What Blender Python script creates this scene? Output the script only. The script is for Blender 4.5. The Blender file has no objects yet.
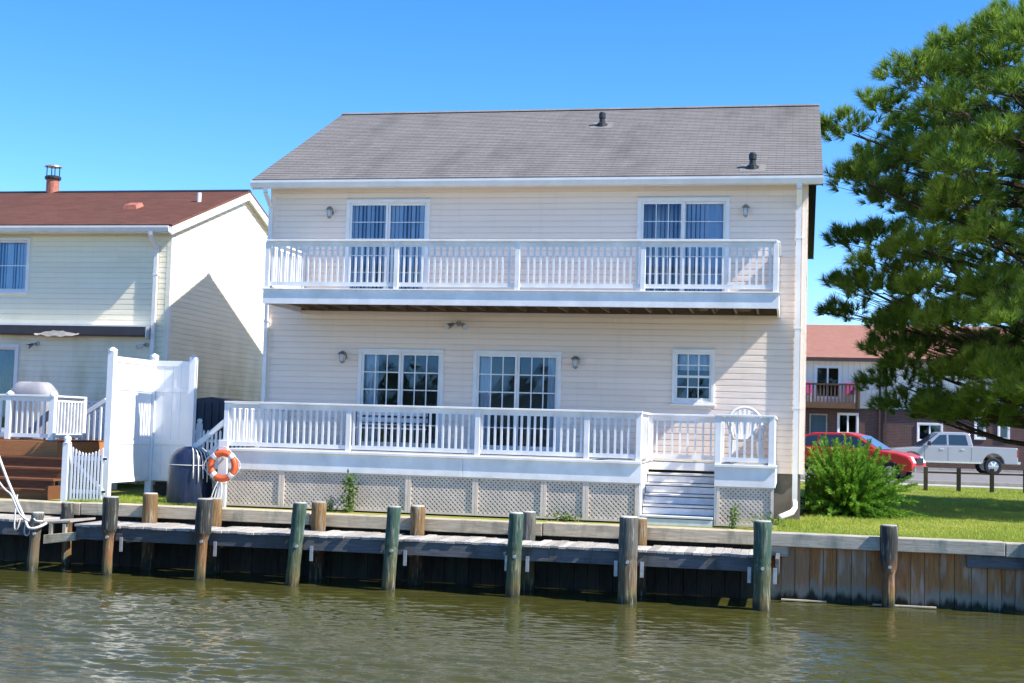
import bpy, math, random
import numpy as np
from mathutils import Vector, Matrix

# ------------------------------------------------------------------ scene, camera, sky, sun
scene = bpy.context.scene
col = scene.collection
RN = random.Random(11)
NP = np.random.default_rng(5)

yaw, pitch, roll = 0.2025, 0.0634, 0.0285
fw = Vector((-math.sin(yaw) * math.cos(pitch), math.cos(yaw) * math.cos(pitch), math.sin(pitch)))
rt = Vector((math.cos(yaw), math.sin(yaw), 0))
up = rt.cross(fw)
cr, sr = math.cos(roll), math.sin(roll)
right = rt * cr + up * sr
upv = -rt * sr + up * cr
cam_data = bpy.data.cameras.new('camera')
cam_data.sensor_width = 36.0
cam_data.lens = 36.0 * 1366.6 / 1024.0
cam_data.clip_start = 0.1
cam_data.clip_end = 3000
cam = bpy.data.objects.new('camera', cam_data)
col.objects.link(cam)
M4 = Matrix((right, upv, -fw)).transposed().to_4x4()
M4.translation = Vector((-0.2422, -26.1246, 2.602))
cam.matrix_world = M4
scene.camera = cam

SUN_DIR = Vector((-1.0, 0.19, -1.06)).normalized()      # direction the light travels
el = math.asin(-SUN_DIR.z)
az = math.atan2(-SUN_DIR.x, -SUN_DIR.y)                 # clockwise from +Y
world = bpy.data.worlds.new('World')
scene.world = world
world.use_nodes = True
wn = world.node_tree.nodes
wl = world.node_tree.links
wn.clear()
w_out = wn.new('ShaderNodeOutputWorld')
w_bg = wn.new('ShaderNodeBackground')
w_sky = wn.new('ShaderNodeTexSky')
w_sky.sky_type = 'NISHITA'
w_sky.sun_disc = False
w_sky.sun_elevation = el
w_sky.sun_rotation = az
w_sky.altitude = 2500
w_sky.air_density = 1.0
w_sky.dust_density = 0.0
w_sky.ozone_density = 2.5
w_bg.inputs['Strength'].default_value = 0.15
w_hs = wn.new('ShaderNodeHueSaturation')
w_hs.inputs['Saturation'].default_value = 1.32
w_hs.inputs['Value'].default_value = 1.0
w_mul = wn.new('ShaderNodeMix')
w_mul.data_type = 'RGBA'
w_mul.blend_type = 'MULTIPLY'
w_mul.inputs[0].default_value = 1.0
w_mul.inputs[7].default_value = (.475, .46, .50, 1)
wl.new(w_sky.outputs[0], w_hs.inputs['Color'])
wl.new(w_hs.outputs[0], w_mul.inputs[6])
wl.new(w_mul.outputs[2], w_bg.inputs['Color'])
wl.new(w_bg.outputs[0], w_out.inputs['Surface'])

sun_data = bpy.data.lights.new('sun', 'SUN')
sun_data.energy = 2.4
sun_data.angle = math.radians(0.5)
sun_data.color = (1.0, 0.95, 0.86)
sun = bpy.data.objects.new('sun', sun_data)
col.objects.link(sun)
sun.rotation_euler = SUN_DIR.to_track_quat('-Z', 'Y').to_euler()
sun.location = (30, -5, 40)

vs = scene.view_settings
vs.view_transform = 'Standard'
vs.look = 'None'
vs.gamma = 1.0
vs.use_curve_mapping = False
vs.exposure = 1.98
scene.render.engine = 'CYCLES'
scene.cycles.max_bounces = 8
scene.cycles.transparent_max_bounces = 12

# ------------------------------------------------------------------ material helpers
def nmat(name):
    m = bpy.data.materials.new(name)
    m.use_nodes = True
    nt = m.node_tree
    return m, nt, nt.nodes['Principled BSDF']

def nd(nt, typ, **kw):
    n = nt.nodes.new(typ)
    for k, v in kw.items():
        setattr(n, k, v)
    return n

def mixcol(nt, fac, a, b, mode='MIX'):
    m = nd(nt, 'ShaderNodeMix', data_type='RGBA', blend_type=mode)
    for i, v in ((0, fac), (6, a), (7, b)):
        if hasattr(v, 'links') or isinstance(v, bpy.types.NodeSocket):
            nt.links.new(v, m.inputs[i])
        elif i == 0:
            m.inputs[0].default_value = v
        else:
            m.inputs[i].default_value = (*v, 1)
    return m.outputs[2]

def coords(nt, scale=(1, 1, 1), kind='Object', rot=(0, 0, 0)):
    tc = nd(nt, 'ShaderNodeTexCoord')
    mp = nd(nt, 'ShaderNodeMapping')
    mp.inputs['Scale'].default_value = scale
    mp.inputs['Rotation'].default_value = rot
    if kind == 'World':
        g = nd(nt, 'ShaderNodeNewGeometry')
        nt.links.new(g.outputs['Position'], mp.inputs['Vector'])
    else:
        nt.links.new(tc.outputs[kind], mp.inputs['Vector'])
    return mp.outputs[0]

def noise(nt, vec, scale=5, detail=4, rough=.55):
    n = nd(nt, 'ShaderNodeTexNoise')
    n.inputs['Scale'].default_value = scale
    n.inputs['Detail'].default_value = detail
    n.inputs['Roughness'].default_value = rough
    nt.links.new(vec, n.inputs['Vector'])
    return n.outputs['Fac']

def ramp(nt, fac, a=.4, b=.6, va=0.0, vb=1.0):
    n = nd(nt, 'ShaderNodeMapRange')
    n.inputs['From Min'].default_value = a
    n.inputs['From Max'].default_value = b
    n.inputs['To Min'].default_value = va
    n.inputs['To Max'].default_value = vb
    n.clamp = True
    nt.links.new(fac, n.inputs['Value'])
    return n.outputs[0]

def bump(nt, bsdf, h, strength=.3, dist=.01):
    b = nd(nt, 'ShaderNodeBump')
    b.inputs['Strength'].default_value = strength
    b.inputs['Distance'].default_value = dist
    nt.links.new(h, b.inputs['Height'])
    nt.links.new(b.outputs[0], bsdf.inputs['Normal'])

def objrand(nt):
    return nd(nt, 'ShaderNodeObjectInfo').outputs['Random']

def simple(name, c, rough=.5, var=.15, scale=6, metal=0.0, spec=.5, bmp=0.0, stretch=(1, 1, 1)):
    """painted / plain surface: base colour with soft uneven wear"""
    m, nt, b = nmat(name)
    v = coords(nt, stretch, 'World')
    n = noise(nt, v, scale)
    lo = tuple(x * (1 - var) for x in c)
    hi = tuple(min(1, x * (1 + var * .6)) for x in c)
    cc = mixcol(nt, ramp(nt, n, .3, .7), lo, hi)
    nt.links.new(cc, b.inputs['Base Color'])
    b.inputs['Roughness'].default_value = rough
    b.inputs['Metallic'].default_value = metal
    b.inputs['Specular IOR Level'].default_value = spec
    if bmp:
        bump(nt, b, n, bmp, .01)
    return m

def wood(name, c1, c2, axis='x', rough=.8, stain=None, rand=.35, bmp=.4):
    """weathered board: grain along axis, per-board tone"""
    m, nt, b = nmat(name)
    s = {'x': (1.2, 14, 14), 'y': (14, 1.2, 14), 'z': (14, 14, 1.2)}[axis]
    v = coords(nt, s, 'World')
    g = noise(nt, v, 3.0, 6, .65)
    cc = mixcol(nt, ramp(nt, g, .3, .7), c1, c2)
    r = objrand(nt)
    d = ramp(nt, r, 0, 1, 1 - rand, 1 + rand * .35)
    mul = nd(nt, 'ShaderNodeMix', data_type='RGBA', blend_type='MULTIPLY')
    mul.inputs[0].default_value = 1
    nt.links.new(cc, mul.inputs[6])
    cmb = nd(nt, 'ShaderNodeCombineColor')
    for i in range(3):
        nt.links.new(d, cmb.inputs[i])
    nt.links.new(cmb.outputs[0], mul.inputs[7])
    cc = mul.outputs[2]
    if stain:
        v2 = coords(nt, (2.2, 2.2, .8), 'World')
        st = noise(nt, v2, 1.6, 5, .6)
        cc = mixcol(nt, ramp(nt, st, .5, .68), cc, stain)
    nt.links.new(cc, b.inputs['Base Color'])
    b.inputs['Roughness'].default_value = rough
    b.inputs['Specular IOR Level'].default_value = .25
    bump(nt, b, g, bmp, .012)
    return m

MAT = {}
MAT['white'] = simple('white_paint', (.86, .84, .82), .45, .16, 2.5, spec=.4)
MAT['vinyl'] = simple('white_vinyl', (.80, .80, .81), .35, .06, 2)
MAT['trim'] = simple('white_trim', (.84, .82, .80), .4, .08, 3)
MAT['dark'] = simple('dark_metal', (.02, .02, .022), .45, .2, 8)
MAT['black'] = simple('black_rubber', (.012, .012, .013), .6, .2, 8)
MAT['steel'] = simple('galvanised_steel', (.55, .56, .58), .4, .2, 12, metal=.7)
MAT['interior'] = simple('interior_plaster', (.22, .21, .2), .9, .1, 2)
MAT['joist'] = wood('joist_wood', (.13, .09, .06), (.24, .17, .11), 'y', .9)
MAT['dock'] = wood('dock_plank_wood', (.31, .285, .25), (.54, .50, .45), 'y', .85, rand=.35)
MAT['stringer'] = wood('dock_stringer_wood', (.075, .08, .088), (.15, .15, .152), 'x', .8, (.07, .065, .055))
MAT['cap'] = wood('cap_timber', (.36, .29, .19), (.60, .51, .37), 'x', .85, (.25, .23, .17), rand=.2)
MAT['cap_grey'] = wood('cap_timber_grey', (.30, .27, .21), (.50, .455, .37), 'x', .85, (.20, .22, .18), rand=.2)
MAT['brown_deck'] = wood('stained_deck_wood', (.12, .05, .025), (.22, .09, .04), 'x', .6, rand=.3, bmp=.2)
MAT['orange_deck'] = wood('orange_stained_wood', (.36, .14, .05), (.48, .20, .075), 'x', .55, rand=.1, bmp=.15)
MAT['floor_board'] = wood('deck_floor_board', (.35, .33, .31), (.5, .48, .45), 'x', .8)
MAT['lattice'] = simple('lattice_paint', (.68, .565, .47), .6, .15, 4)
MAT['fence_post'] = wood('dark_fence_wood', (.035, .03, .025), (.08, .06, .05), 'z', .8)

def siding_mat(name, c, dirt, stain=None):
    m, nt, b = nmat(name)
    v = coords(nt, (.5, .5, 1.6), 'World')
    n = noise(nt, v, 1.3, 5)
    cc = mixcol(nt, ramp(nt, n, .35, .7), c, dirt)
    r = ramp(nt, objrand(nt), 0, 1, .965, 1.02)
    cmb = nd(nt, 'ShaderNodeCombineColor')
    for i in range(3):
        nt.links.new(r, cmb.inputs[i])
    cc = mixcol(nt, 1.0, cc, cmb.outputs[0], 'MULTIPLY')
    if stain:
        v2 = coords(nt, (.9, .5, .35), 'World')
        st = noise(nt, v2, 1.7, 4)
        g = nd(nt, 'ShaderNodeNewGeometry')
        sp = nd(nt, 'ShaderNodeSeparateXYZ')
        nt.links.new(g.outputs['Position'], sp.inputs[0])
        hz = ramp(nt, sp.outputs[2], 1.4, 5.2, 1.0, 0.0)
        mu = nd(nt, 'ShaderNodeMath', operation='MULTIPLY')
        nt.links.new(ramp(nt, st, .42, .66), mu.inputs[0])
        nt.links.new(hz, mu.inputs[1])
        cc = mixcol(nt, mu.outputs[0], cc, stain)
    dr_ = noise(nt, coords(nt, (3.2, 3.2, .22), 'World'), 1.5, 5, .6)
    cc = mixcol(nt, ramp(nt, dr_, .55, .8, 0, .14), cc, tuple(x * .55 for x in dirt))
    nt.links.new(cc, b.inputs['Base Color'])
    b.inputs['Roughness'].default_value = .5
    b.inputs['Specular IOR Level'].default_value = .35
    wavy = noise(nt, coords(nt, (1.1, 1.1, 7), 'World'), 1.2, 2)
    bump(nt, b, wavy, .35, .02)
    return m

MAT['siding'] = siding_mat('beige_vinyl_siding', (.92, .765, .65), (.89, .735, .615))
MAT['siding_yellow'] = siding_mat('pale_yellow_siding', (.92, .85, .66), (.89, .81, .60), (.42, .38, .14))
MAT['siding_far'] = siding_mat('far_bank_siding', (.62, .55, .40), (.56, .5, .36))

def shingle_mat(name, c1, c2, mortar, streak):
    m, nt, b = nmat(name)
    v = coords(nt, (1, 1.115, 1), 'World')
    br = nd(nt, 'ShaderNodeTexBrick')
    br.inputs['Scale'].default_value = 1.0
    br.inputs['Brick Width'].default_value = .30
    br.inputs['Row Height'].default_value = .127
    br.inputs['Mortar Size'].default_value = .006
    br.inputs['Color1'].default_value = (*c1, 1)
    br.inputs['Color2'].default_value = (*c2, 1)
    br.inputs['Mortar'].default_value = (*mortar, 1)
    nt.links.new(v, br.inputs['Vector'])
    fine = noise(nt, coords(nt, (1, 1, 1), 'World'), 60, 3, .7)
    cc = mixcol(nt, ramp(nt, fine, .35, .65, 0, .45), br.outputs['Color'], tuple(x * .55 for x in c1))
    st = noise(nt, coords(nt, (.9, .22, .3), 'World'), 1.1, 5, .6)
    cc = mixcol(nt, ramp(nt, st, .50, .76, 0, .6), cc, streak)
    nt.links.new(cc, b.inputs['Base Color'])
    b.inputs['Roughness'].default_value = .9
    b.inputs['Specular IOR Level'].default_value = .15
    bump(nt, b, br.outputs['Fac'], -.3, .01)
    return m

MAT['roof_grey'] = shingle_mat('grey_shingles', (.20, .187, .18), (.25, .234, .226), (.145, .135, .128), (.085, .08, .077))
MAT['roof_red'] = shingle_mat('red_brown_shingles', (.17, .075, .055), (.225, .10, .075), (.08, .04, .03), (.11, .06, .045))
MAT['roof_salmon'] = shingle_mat('salmon_shingles', (.36, .175, .13), (.42, .21, .16), (.29, .14, .10), (.32, .15, .11))

def glass_mat(name, tint=(.93, .96, .97), ior=1.75):
    m, nt, b = nmat(name)
    nt.nodes.remove(b)
    out = nt.nodes['Material Output']
    tr = nd(nt, 'ShaderNodeBsdfTransparent')
    tr.inputs[0].default_value = (*tint, 1)
    gl = nd(nt, 'ShaderNodeBsdfGlossy')
    gl.inputs['Roughness'].default_value = .015
    gl.inputs['Color'].default_value = (.36, .62, .95, 1)
    n = noise(nt, coords(nt, (1, 1, 1), 'World'), 1.3, 1)
    bp = nd(nt, 'ShaderNodeBump')
    bp.inputs['Strength'].default_value = .12
    bp.inputs['Distance'].default_value = .03
    nt.links.new(n, bp.inputs['Height'])
    nt.links.new(bp.outputs[0], gl.inputs['Normal'])
    fr = nd(nt, 'ShaderNodeFresnel')
    fr.inputs['IOR'].default_value = ior
    mx = nd(nt, 'ShaderNodeMixShader')
    nt.links.new(fr.outputs[0], mx.inputs[0])
    nt.links.new(tr.outputs[0], mx.inputs[1])
    nt.links.new(gl.outputs[0], mx.inputs[2])
    nt.links.new(mx.outputs[0], out.inputs['Surface'])
    return m

MAT['glass'] = glass_mat('window_glass', ior=1.58)
MAT['glass_car'] = glass_mat('car_glass', (.35, .42, .45), 1.7)
MAT['screen'] = simple('insect_screen', (.03, .035, .045), .6, .1, 20)
MAT['curtain'] = simple('pale_curtain', (.66, .72, .80), .8, .12, 3, stretch=(6, 1, .3))
MAT['blind'] = simple('vertical_blind_fabric', (.88, .90, .92), .7, .08, 3)

def foliage(name, dark, light, ttype=.35, nscale=1.2):
    m, nt, b = nmat(name)
    out = nt.nodes['Material Output']
    g = nd(nt, 'ShaderNodeNewGeometry')
    n = noise(nt, coords(nt, (1, 1, 1), 'World'), nscale, 3)
    add = nd(nt, 'ShaderNodeMath', operation='ADD')
    nt.links.new(ramp(nt, n, .3, .7, 0, .55), add.inputs[0])
    nt.links.new(ramp(nt, g.outputs['Random Per Island'], 0, 1, 0, .45), add.inputs[1])
    cc = mixcol(nt, add.outputs[0], dark, light)
    nt.links.new(cc, b.inputs['Base Color'])
    b.inputs['Roughness'].default_value = .55
    b.inputs['Specular IOR Level'].default_value = .3
    tl = nd(nt, 'ShaderNodeBsdfTranslucent')
    nt.links.new(cc, tl.inputs['Color'])
    mx = nd(nt, 'ShaderNodeMixShader')
    mx.inputs[0].default_value = ttype
    nt.links.new(b.outputs[0], mx.inputs[1])
    nt.links.new(tl.outputs[0], mx.inputs[2])
    nt.links.new(mx.outputs[0], out.inputs['Surface'])
    return m

MAT['pine'] = foliage('pine_needles', (.06, .15, .024), (.30, .43, .06), .42, 1.3)
MAT['juniper'] = foliage('juniper_sprays', (.06, .20, .022), (.26, .46, .045), .35, 3.0)
MAT['leaf'] = foliage('weed_leaves', (.06, .13, .02), (.14, .22, .04), .35, 3.0)
MAT['far_leaf'] = foliage('far_bank_leaves', (.03, .06, .02), (.06, .11, .03), .3, .6)
MAT['grass'] = foliage('grass_blades', (.24, .34, .045), (.40, .45, .08), .4, .7)
MAT['bark'] = wood('pine_bark', (.05, .035, .025), (.12, .085, .06), 'z', .95)

def ground_mat():
    m, nt, b = nmat('lawn_soil')
    n = noise(nt, coords(nt, (1, 1, 1), 'World'), .6, 6)
    n2 = noise(nt, coords(nt, (1, 1, 1), 'World'), 14, 4)
    c = mixcol(nt, ramp(nt, n, .35, .65), (.19, .235, .035), (.28, .29, .06))
    c = mixcol(nt, ramp(nt, n2, .42, .72, 0, .7), c, (.20, .15, .07))
    nt.links.new(c, b.inputs['Base Color'])
    b.inputs['Roughness'].default_value = 1
    b.inputs['Specular IOR Level'].default_value = .1
    bump(nt, b, n2, .5, .03)
    return m
MAT['ground'] = ground_mat()
MAT['road'] = simple('pale_asphalt', (.20, .19, .185), .9, .2, 3, spec=.2, bmp=.1)
MAT['kerb'] = simple('concrete_kerb', (.42, .39, .35), .9, .2, 5, spec=.2)
MAT['concrete'] = simple('foundation_block', (.20, .17, .14), .95, .3, 3, bmp=.2)

def water_mat():
    m, nt, b = nmat('canal_water')
    v1 = coords(nt, (.75, 1.9, 1), 'World', (0, 0, .10))
    v2 = coords(nt, (1.6, 5.0, 1), 'World', (0, 0, -.06))
    v3 = coords(nt, (.12, .35, 1), 'World')
    n1 = noise(nt, v1, 2.0, 3, .55)
    n2 = noise(nt, v2, 2.2, 4, .6)
    n3 = noise(nt, v3, 1.0, 2, .5)
    gust = ramp(nt, n3, .35, .65, .55, 1.0)
    a = nd(nt, 'ShaderNodeMath', operation='MULTIPLY_ADD')
    nt.links.new(n2, a.inputs[0])
    a.inputs[1].default_value = .42
    nt.links.new(n1, a.inputs[2])
    mu = nd(nt, 'ShaderNodeMath', operation='MULTIPLY')
    nt.links.new(a.outputs[0], mu.inputs[0])
    nt.links.new(gust, mu.inputs[1])
    nt.links.new(mixcol(nt, n3, (.047, .047, .011), (.060, .058, .015)), b.inputs['Base Color'])
    b.inputs['Roughness'].default_value = .03
    b.inputs['IOR'].default_value = 1.45
    bump(nt, b, mu.outputs[0], .6, .03)
    return m
MAT['water'] = water_mat()

def pile_mat(name, top, mid, low):
    """timber pile: weathered top, tide stains lower down"""
    m, nt, b = nmat(name)
    g = nd(nt, 'ShaderNodeNewGeometry')
    sp = nd(nt, 'ShaderNodeSeparateXYZ')
    nt.links.new(g.outputs['Position'], sp.inputs[0])
    gr = noise(nt, coords(nt, (16, 16, 1.3), 'World'), 2.2, 6, .65)
    wob = noise(nt, coords(nt, (9, 9, 3), 'World'), 1.0, 4)
    zz = nd(nt, 'ShaderNodeMath', operation='MULTIPLY_ADD')
    nt.links.new(wob, zz.inputs[0])
    zz.inputs[1].default_value = .5
    nt.links.new(sp.outputs[2], zz.inputs[2])
    f0 = ramp(nt, zz.outputs[0], .26, .42)
    f1 = ramp(nt, zz.outputs[0], .78, 1.05)
    f2 = ramp(nt, zz.outputs[0], .38, .55)
    c = mixcol(nt, f2, low, mid)
    c = mixcol(nt, f1, c, top)
    c = mixcol(nt, f0, (.028, .03, .016), c)
    c = mixcol(nt, ramp(nt, gr, .35, .7, 0, .7), c, (.035, .035, .025))
    pale = noise(nt, coords(nt, (13, 13, 1.6), 'World'), 1.7, 5, .6)
    c = mixcol(nt, ramp(nt, pale, .54, .70, 0, .65), c, (.34, .34, .28))
    nt.links.new(c, b.inputs['Base Color'])
    b.inputs['Roughness'].default_value = .8
    b.inputs['Specular IOR Level'].default_value = .25
    bump(nt, b, gr, .9, .03)
    return m
MAT['pile_green'] = pile_mat('green_treated_pile', (.055, .115, .085), (.10, .12, .06), (.16, .13, .05))
MAT['pile_grey'] = pile_mat('grey_weathered_pile', (.14, .135, .12), (.20, .14, .08), (.17, .14, .06))
MAT['pile_dark'] = pile_mat('dark_top_pile', (.045, .045, .043), (.27, .13, .05), (.19, .14, .05))
MAT['pile_brown'] = pile_mat('brown_pile', (.26, .15, .06), (.12, .07, .035), (.06, .045, .02))  # mid and low tones darkened, under-dock shade put into the colour
MAT['pile_top'] = wood('pile_end_grain', (.34, .33, .30), (.6, .58, .54), 'x', .9)

def bulk_mat():
    m, nt, b = nmat('bulkhead_planks')
    g = nd(nt, 'ShaderNodeNewGeometry')
    sp = nd(nt, 'ShaderNodeSeparateXYZ')
    nt.links.new(g.outputs['Position'], sp.inputs[0])
    r = objrand(nt)
    grain = noise(nt, coords(nt, (18, 18, 1.0), 'World'), 2.0, 6, .65)
    blot = noise(nt, coords(nt, (4.5, 4.5, .8), 'World'), 1.5, 5)
    c = mixcol(nt, ramp(nt, grain, .3, .7), (.23, .10, .038), (.46, .22, .08))
    c = mixcol(nt, ramp(nt, r, .62, .86, 0, .5), c, (.32, .26, .20))
    c = mixcol(nt, ramp(nt, blot, .54, .68, 0, .6), c, (.46, .40, .33))
    zz = nd(nt, 'ShaderNodeMath', operation='MULTIPLY_ADD')
    nt.links.new(blot, zz.inputs[0])
    zz.inputs[1].default_value = .5
    nt.links.new(sp.outputs[2], zz.inputs[2])
    c = mixcol(nt, ramp(nt, zz.outputs[0], .44, .56, 1, 0), c, (.27, .23, .17))
    c = mixcol(nt, ramp(nt, zz.outputs[0], .30, .40, 1, 0), c, (.035, .035, .022))
    nt.links.new(c, b.inputs['Base Color'])
    b.inputs['Roughness'].default_value = .85
    b.inputs['Specular IOR Level'].default_value = .2
    bump(nt, b, grain, .5, .012)
    return m
MAT['bulkhead'] = bulk_mat()

def brick_mat():
    m, nt, b = nmat('far_brickwork')
    br = nd(nt, 'ShaderNodeTexBrick')
    br.inputs['Scale'].default_value = 1.0
    br.inputs['Brick Width'].default_value = .24
    br.inputs['Row Height'].default_value = .08
    br.inputs['Mortar Size'].default_value = .008
    br.inputs['Color1'].default_value = (.13, .06, .05, 1)
    br.inputs['Color2'].default_value = (.085, .045, .04, 1)
    br.inputs['Mortar'].default_value = (.16, .12, .10, 1)
    nt.links.new(coords(nt, (1, 1, 1), 'World', (math.pi / 2, 0, 0)), br.inputs['Vector'])
    nt.links.new(br.outputs['Color'], b.inputs['Base Color'])
    b.inputs['Roughness'].default_value = .9
    return m
MAT['brick'] = brick_mat()

def board_batten():
    m, nt, b = nmat('far_white_boarding')
    w = nd(nt, 'ShaderNodeTexWave', wave_type='BANDS', bands_direction='X')
    w.inputs['Scale'].default_value = 1.05
    nt.links.new(coords(nt, (1, 1, 1), 'World'), w.inputs['Vector'])
    c = mixcol(nt, ramp(nt, w.outputs['Fac'], .02, .1), (.70, .64, .54), (.82, .76, .66))
    nt.links.new(c, b.inputs['Base Color'])
    b.inputs['Roughness'].default_value = .6
    return m
MAT['boarding'] = board_batten()

# ------------------------------------------------------------------ mesh helpers
WP = {}
class MB:
    def __init__(s):
        s.v, s.f = [], []
    def add(s, vs, fs):
        o = len(s.v)
        s.v += [tuple(p) for p in vs]
        s.f += [tuple(i + o for i in f) for f in fs]
        return s
    def box(s, x0, x1, y0, y1, z0, z1):
        return s.add([(x0, y0, z0), (x1, y0, z0), (x1, y1, z0), (x0, y1, z0), (x0, y0, z1), (x1, y0, z1), (x1, y1, z1), (x0, y1, z1)],
                     [(0, 3, 2, 1), (4, 5, 6, 7), (0, 1, 5, 4), (1, 2, 6, 5), (2, 3, 7, 6), (3, 0, 4, 7)])
    def hexa(s, P):   # 4 bottom, 4 top
        return s.add(P, [(0, 3, 2, 1), (4, 5, 6, 7), (0, 1, 5, 4), (1, 2, 6, 5), (2, 3, 7, 6), (3, 0, 4, 7)])
    def bar(s, p0, p1, w, h, upd=(0, 0, 1)):
        p0, p1 = Vector(p0), Vector(p1)
        d = (p1 - p0).normalized()
        sd = d.cross(Vector(upd))
        if sd.length < 1e-4:
            sd = Vector((1, 0, 0))
        sd.normalize()
        u = sd.cross(d).normalized()
        a, b = sd * w / 2, u * h / 2
        return s.hexa([p0 - a - b, p0 + a - b, p1 + a - b, p1 - a - b, p0 - a + b, p0 + a + b, p1 + a + b, p1 - a + b])
    def tube(s, pts, rad, n=8, caps=True):
        pts = [Vector(p) for p in pts]
        if not hasattr(rad, '__len__'):
            rad = [rad] * len(pts)
        rings = []
        prev = None
        for i, p in enumerate(pts):
            d = (pts[min(i + 1, len(pts) - 1)] - pts[max(i - 1, 0)]).normalized()
            if prev is None:
                a = d.cross(Vector((0, 0, 1)))
                if a.length < .05:
                    a = d.cross(Vector((1, 0, 0)))
            else:
                a = prev - d * prev.dot(d)
            a.normalize()
            prev = a
            b = d.cross(a)
            rings.append([p + (a * math.cos(2 * math.pi * k / n) + b * math.sin(2 * math.pi * k / n)) * rad[i] for k in range(n)])
        vs = [q for r in rings for q in r]
        fs = []
        for i in range(len(pts) - 1):
            for k in range(n):
                fs.append((i * n + k, i * n + (k + 1) % n, (i + 1) * n + (k + 1) % n, (i + 1) * n + k))
        if caps:
            fs.append(tuple(range(n - 1, -1, -1)))
            fs.append(tuple((len(pts) - 1) * n + k for k in range(n)))
        return s.add(vs, fs)
    def lathe(s, prof, c=(0, 0, 0), n=16):
        vs, fs = [], []
        for r, z in prof:
            for k in range(n):
                t = 2 * math.pi * k / n
                vs.append((c[0] + r * math.cos(t), c[1] + r * math.sin(t), c[2] + z))
        for i in range(len(prof) - 1):
            for k in range(n):
                fs.append((i * n + k, i * n + (k + 1) % n, (i + 1) * n + (k + 1) % n, (i + 1) * n + k))
        fs.append(tuple(range(n - 1, -1, -1)))
        fs.append(tuple((len(prof) - 1) * n + k for k in range(n)))
        return s.add(vs, fs)
    def prism(s, poly, y0, y1, axis='y', in0=0.0):
        """poly in (a,b) extruded along axis"""
        n = len(poly)
        def P(a, b, t):
            return {'y': (a, t, b), 'x': (t, a, b), 'z': (a, b, t)}[axis]
        vs = [P(a, b, y0) for a, b in poly] + [P(a, b, y1) for a, b in poly]
        fs = [tuple(range(n)), tuple(range(2 * n - 1, n - 1, -1))]
        for i in range(n):
            j = (i + 1) % n
            fs.append((i, i + n, j + n, j))
        return s.add(vs, fs)
    def mesh(s, name):
        me = bpy.data.meshes.new(name)
        me.from_pydata(s.v, [], s.f)
        me.update()
        return me
    def build(s, name, mat, parent=None, smooth=False, bevel=0.0, fix=True, kind=None):
        a = np.array(s.v)
        lo, hi = a.min(0), a.max(0)
        c = np.array([(lo[0] + hi[0]) / 2, (lo[1] + hi[1]) / 2, lo[2]])
        me = bpy.data.meshes.new(name)
        me.from_pydata([tuple(p) for p in (a - c)], [], s.f)
        me.materials.append(MAT[mat] if isinstance(mat, str) else mat)
        if fix:
            import bmesh
            bm = bmesh.new()
            bm.from_mesh(me)
            bmesh.ops.recalc_face_normals(bm, faces=bm.faces)
            bm.to_mesh(me)
            bm.free()
        if smooth:
            me.polygons.foreach_set('use_smooth', [True] * len(me.polygons))
        me.update()
        return place(name, me, Vector(c), parent, bevel, kind)

def place(name, me, wpos, parent=None, bevel=0.0, kind=None):
    o = bpy.data.objects.new(name, me)
    col.objects.link(o)
    wpos = Vector(wpos)
    if parent is not None:
        o.parent = parent
        o.location = wpos - WP[parent.name]
    else:
        o.location = wpos
    WP[o.name] = wpos
    if bevel:
        b = o.modifiers.new('bevel', 'BEVEL')
        b.width = bevel
        b.segments = 2
        b.limit_method = 'ANGLE'
    if kind:
        o['kind'] = kind
    return o

def tag(o, label, cat, group=None):
    o['label'] = label
    o['category'] = cat
    if group:
        o['group'] = group
    return o

def thing(name, label, cat, loc, group=None):
    o = bpy.data.objects.new(name, None)
    col.objects.link(o)
    o.location = loc
    o.empty_display_size = .2
    WP[o.name] = Vector(loc)
    return tag(o, label, cat, group)

def structure(o):
    o['kind'] = 'structure'
    return o

def box(name, mat, parent, x0, x1, y0, y1, z0, z1, bevel=0.0):
    return MB().box(x0, x1, y0, y1, z0, z1).build(name, mat, parent, bevel=bevel, fix=False)

def tri_mesh(name, verts, mat, parent=None, wpos=(0, 0, 0), kind=None, per=3):
    """fast mesh of separate triangles (or quads) from an (n*per,3) array"""
    n = len(verts) // per
    me = bpy.data.meshes.new(name)
    me.vertices.add(len(verts))
    me.vertices.foreach_set('co', np.asarray(verts, dtype=np.float32).ravel())
    me.loops.add(n * per)
    me.loops.foreach_set('vertex_index', np.arange(n * per, dtype=np.int32))
    me.polygons.add(n)
    me.polygons.foreach_set('loop_start', np.arange(0, n * per, per, dtype=np.int32))
    me.polygons.foreach_set('loop_total', np.full(n, per, dtype=np.int32))
    me.materials.append(MAT[mat])
    me.update(calc_edges=True)
    return place(name, me, wpos, parent, kind=kind)

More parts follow.
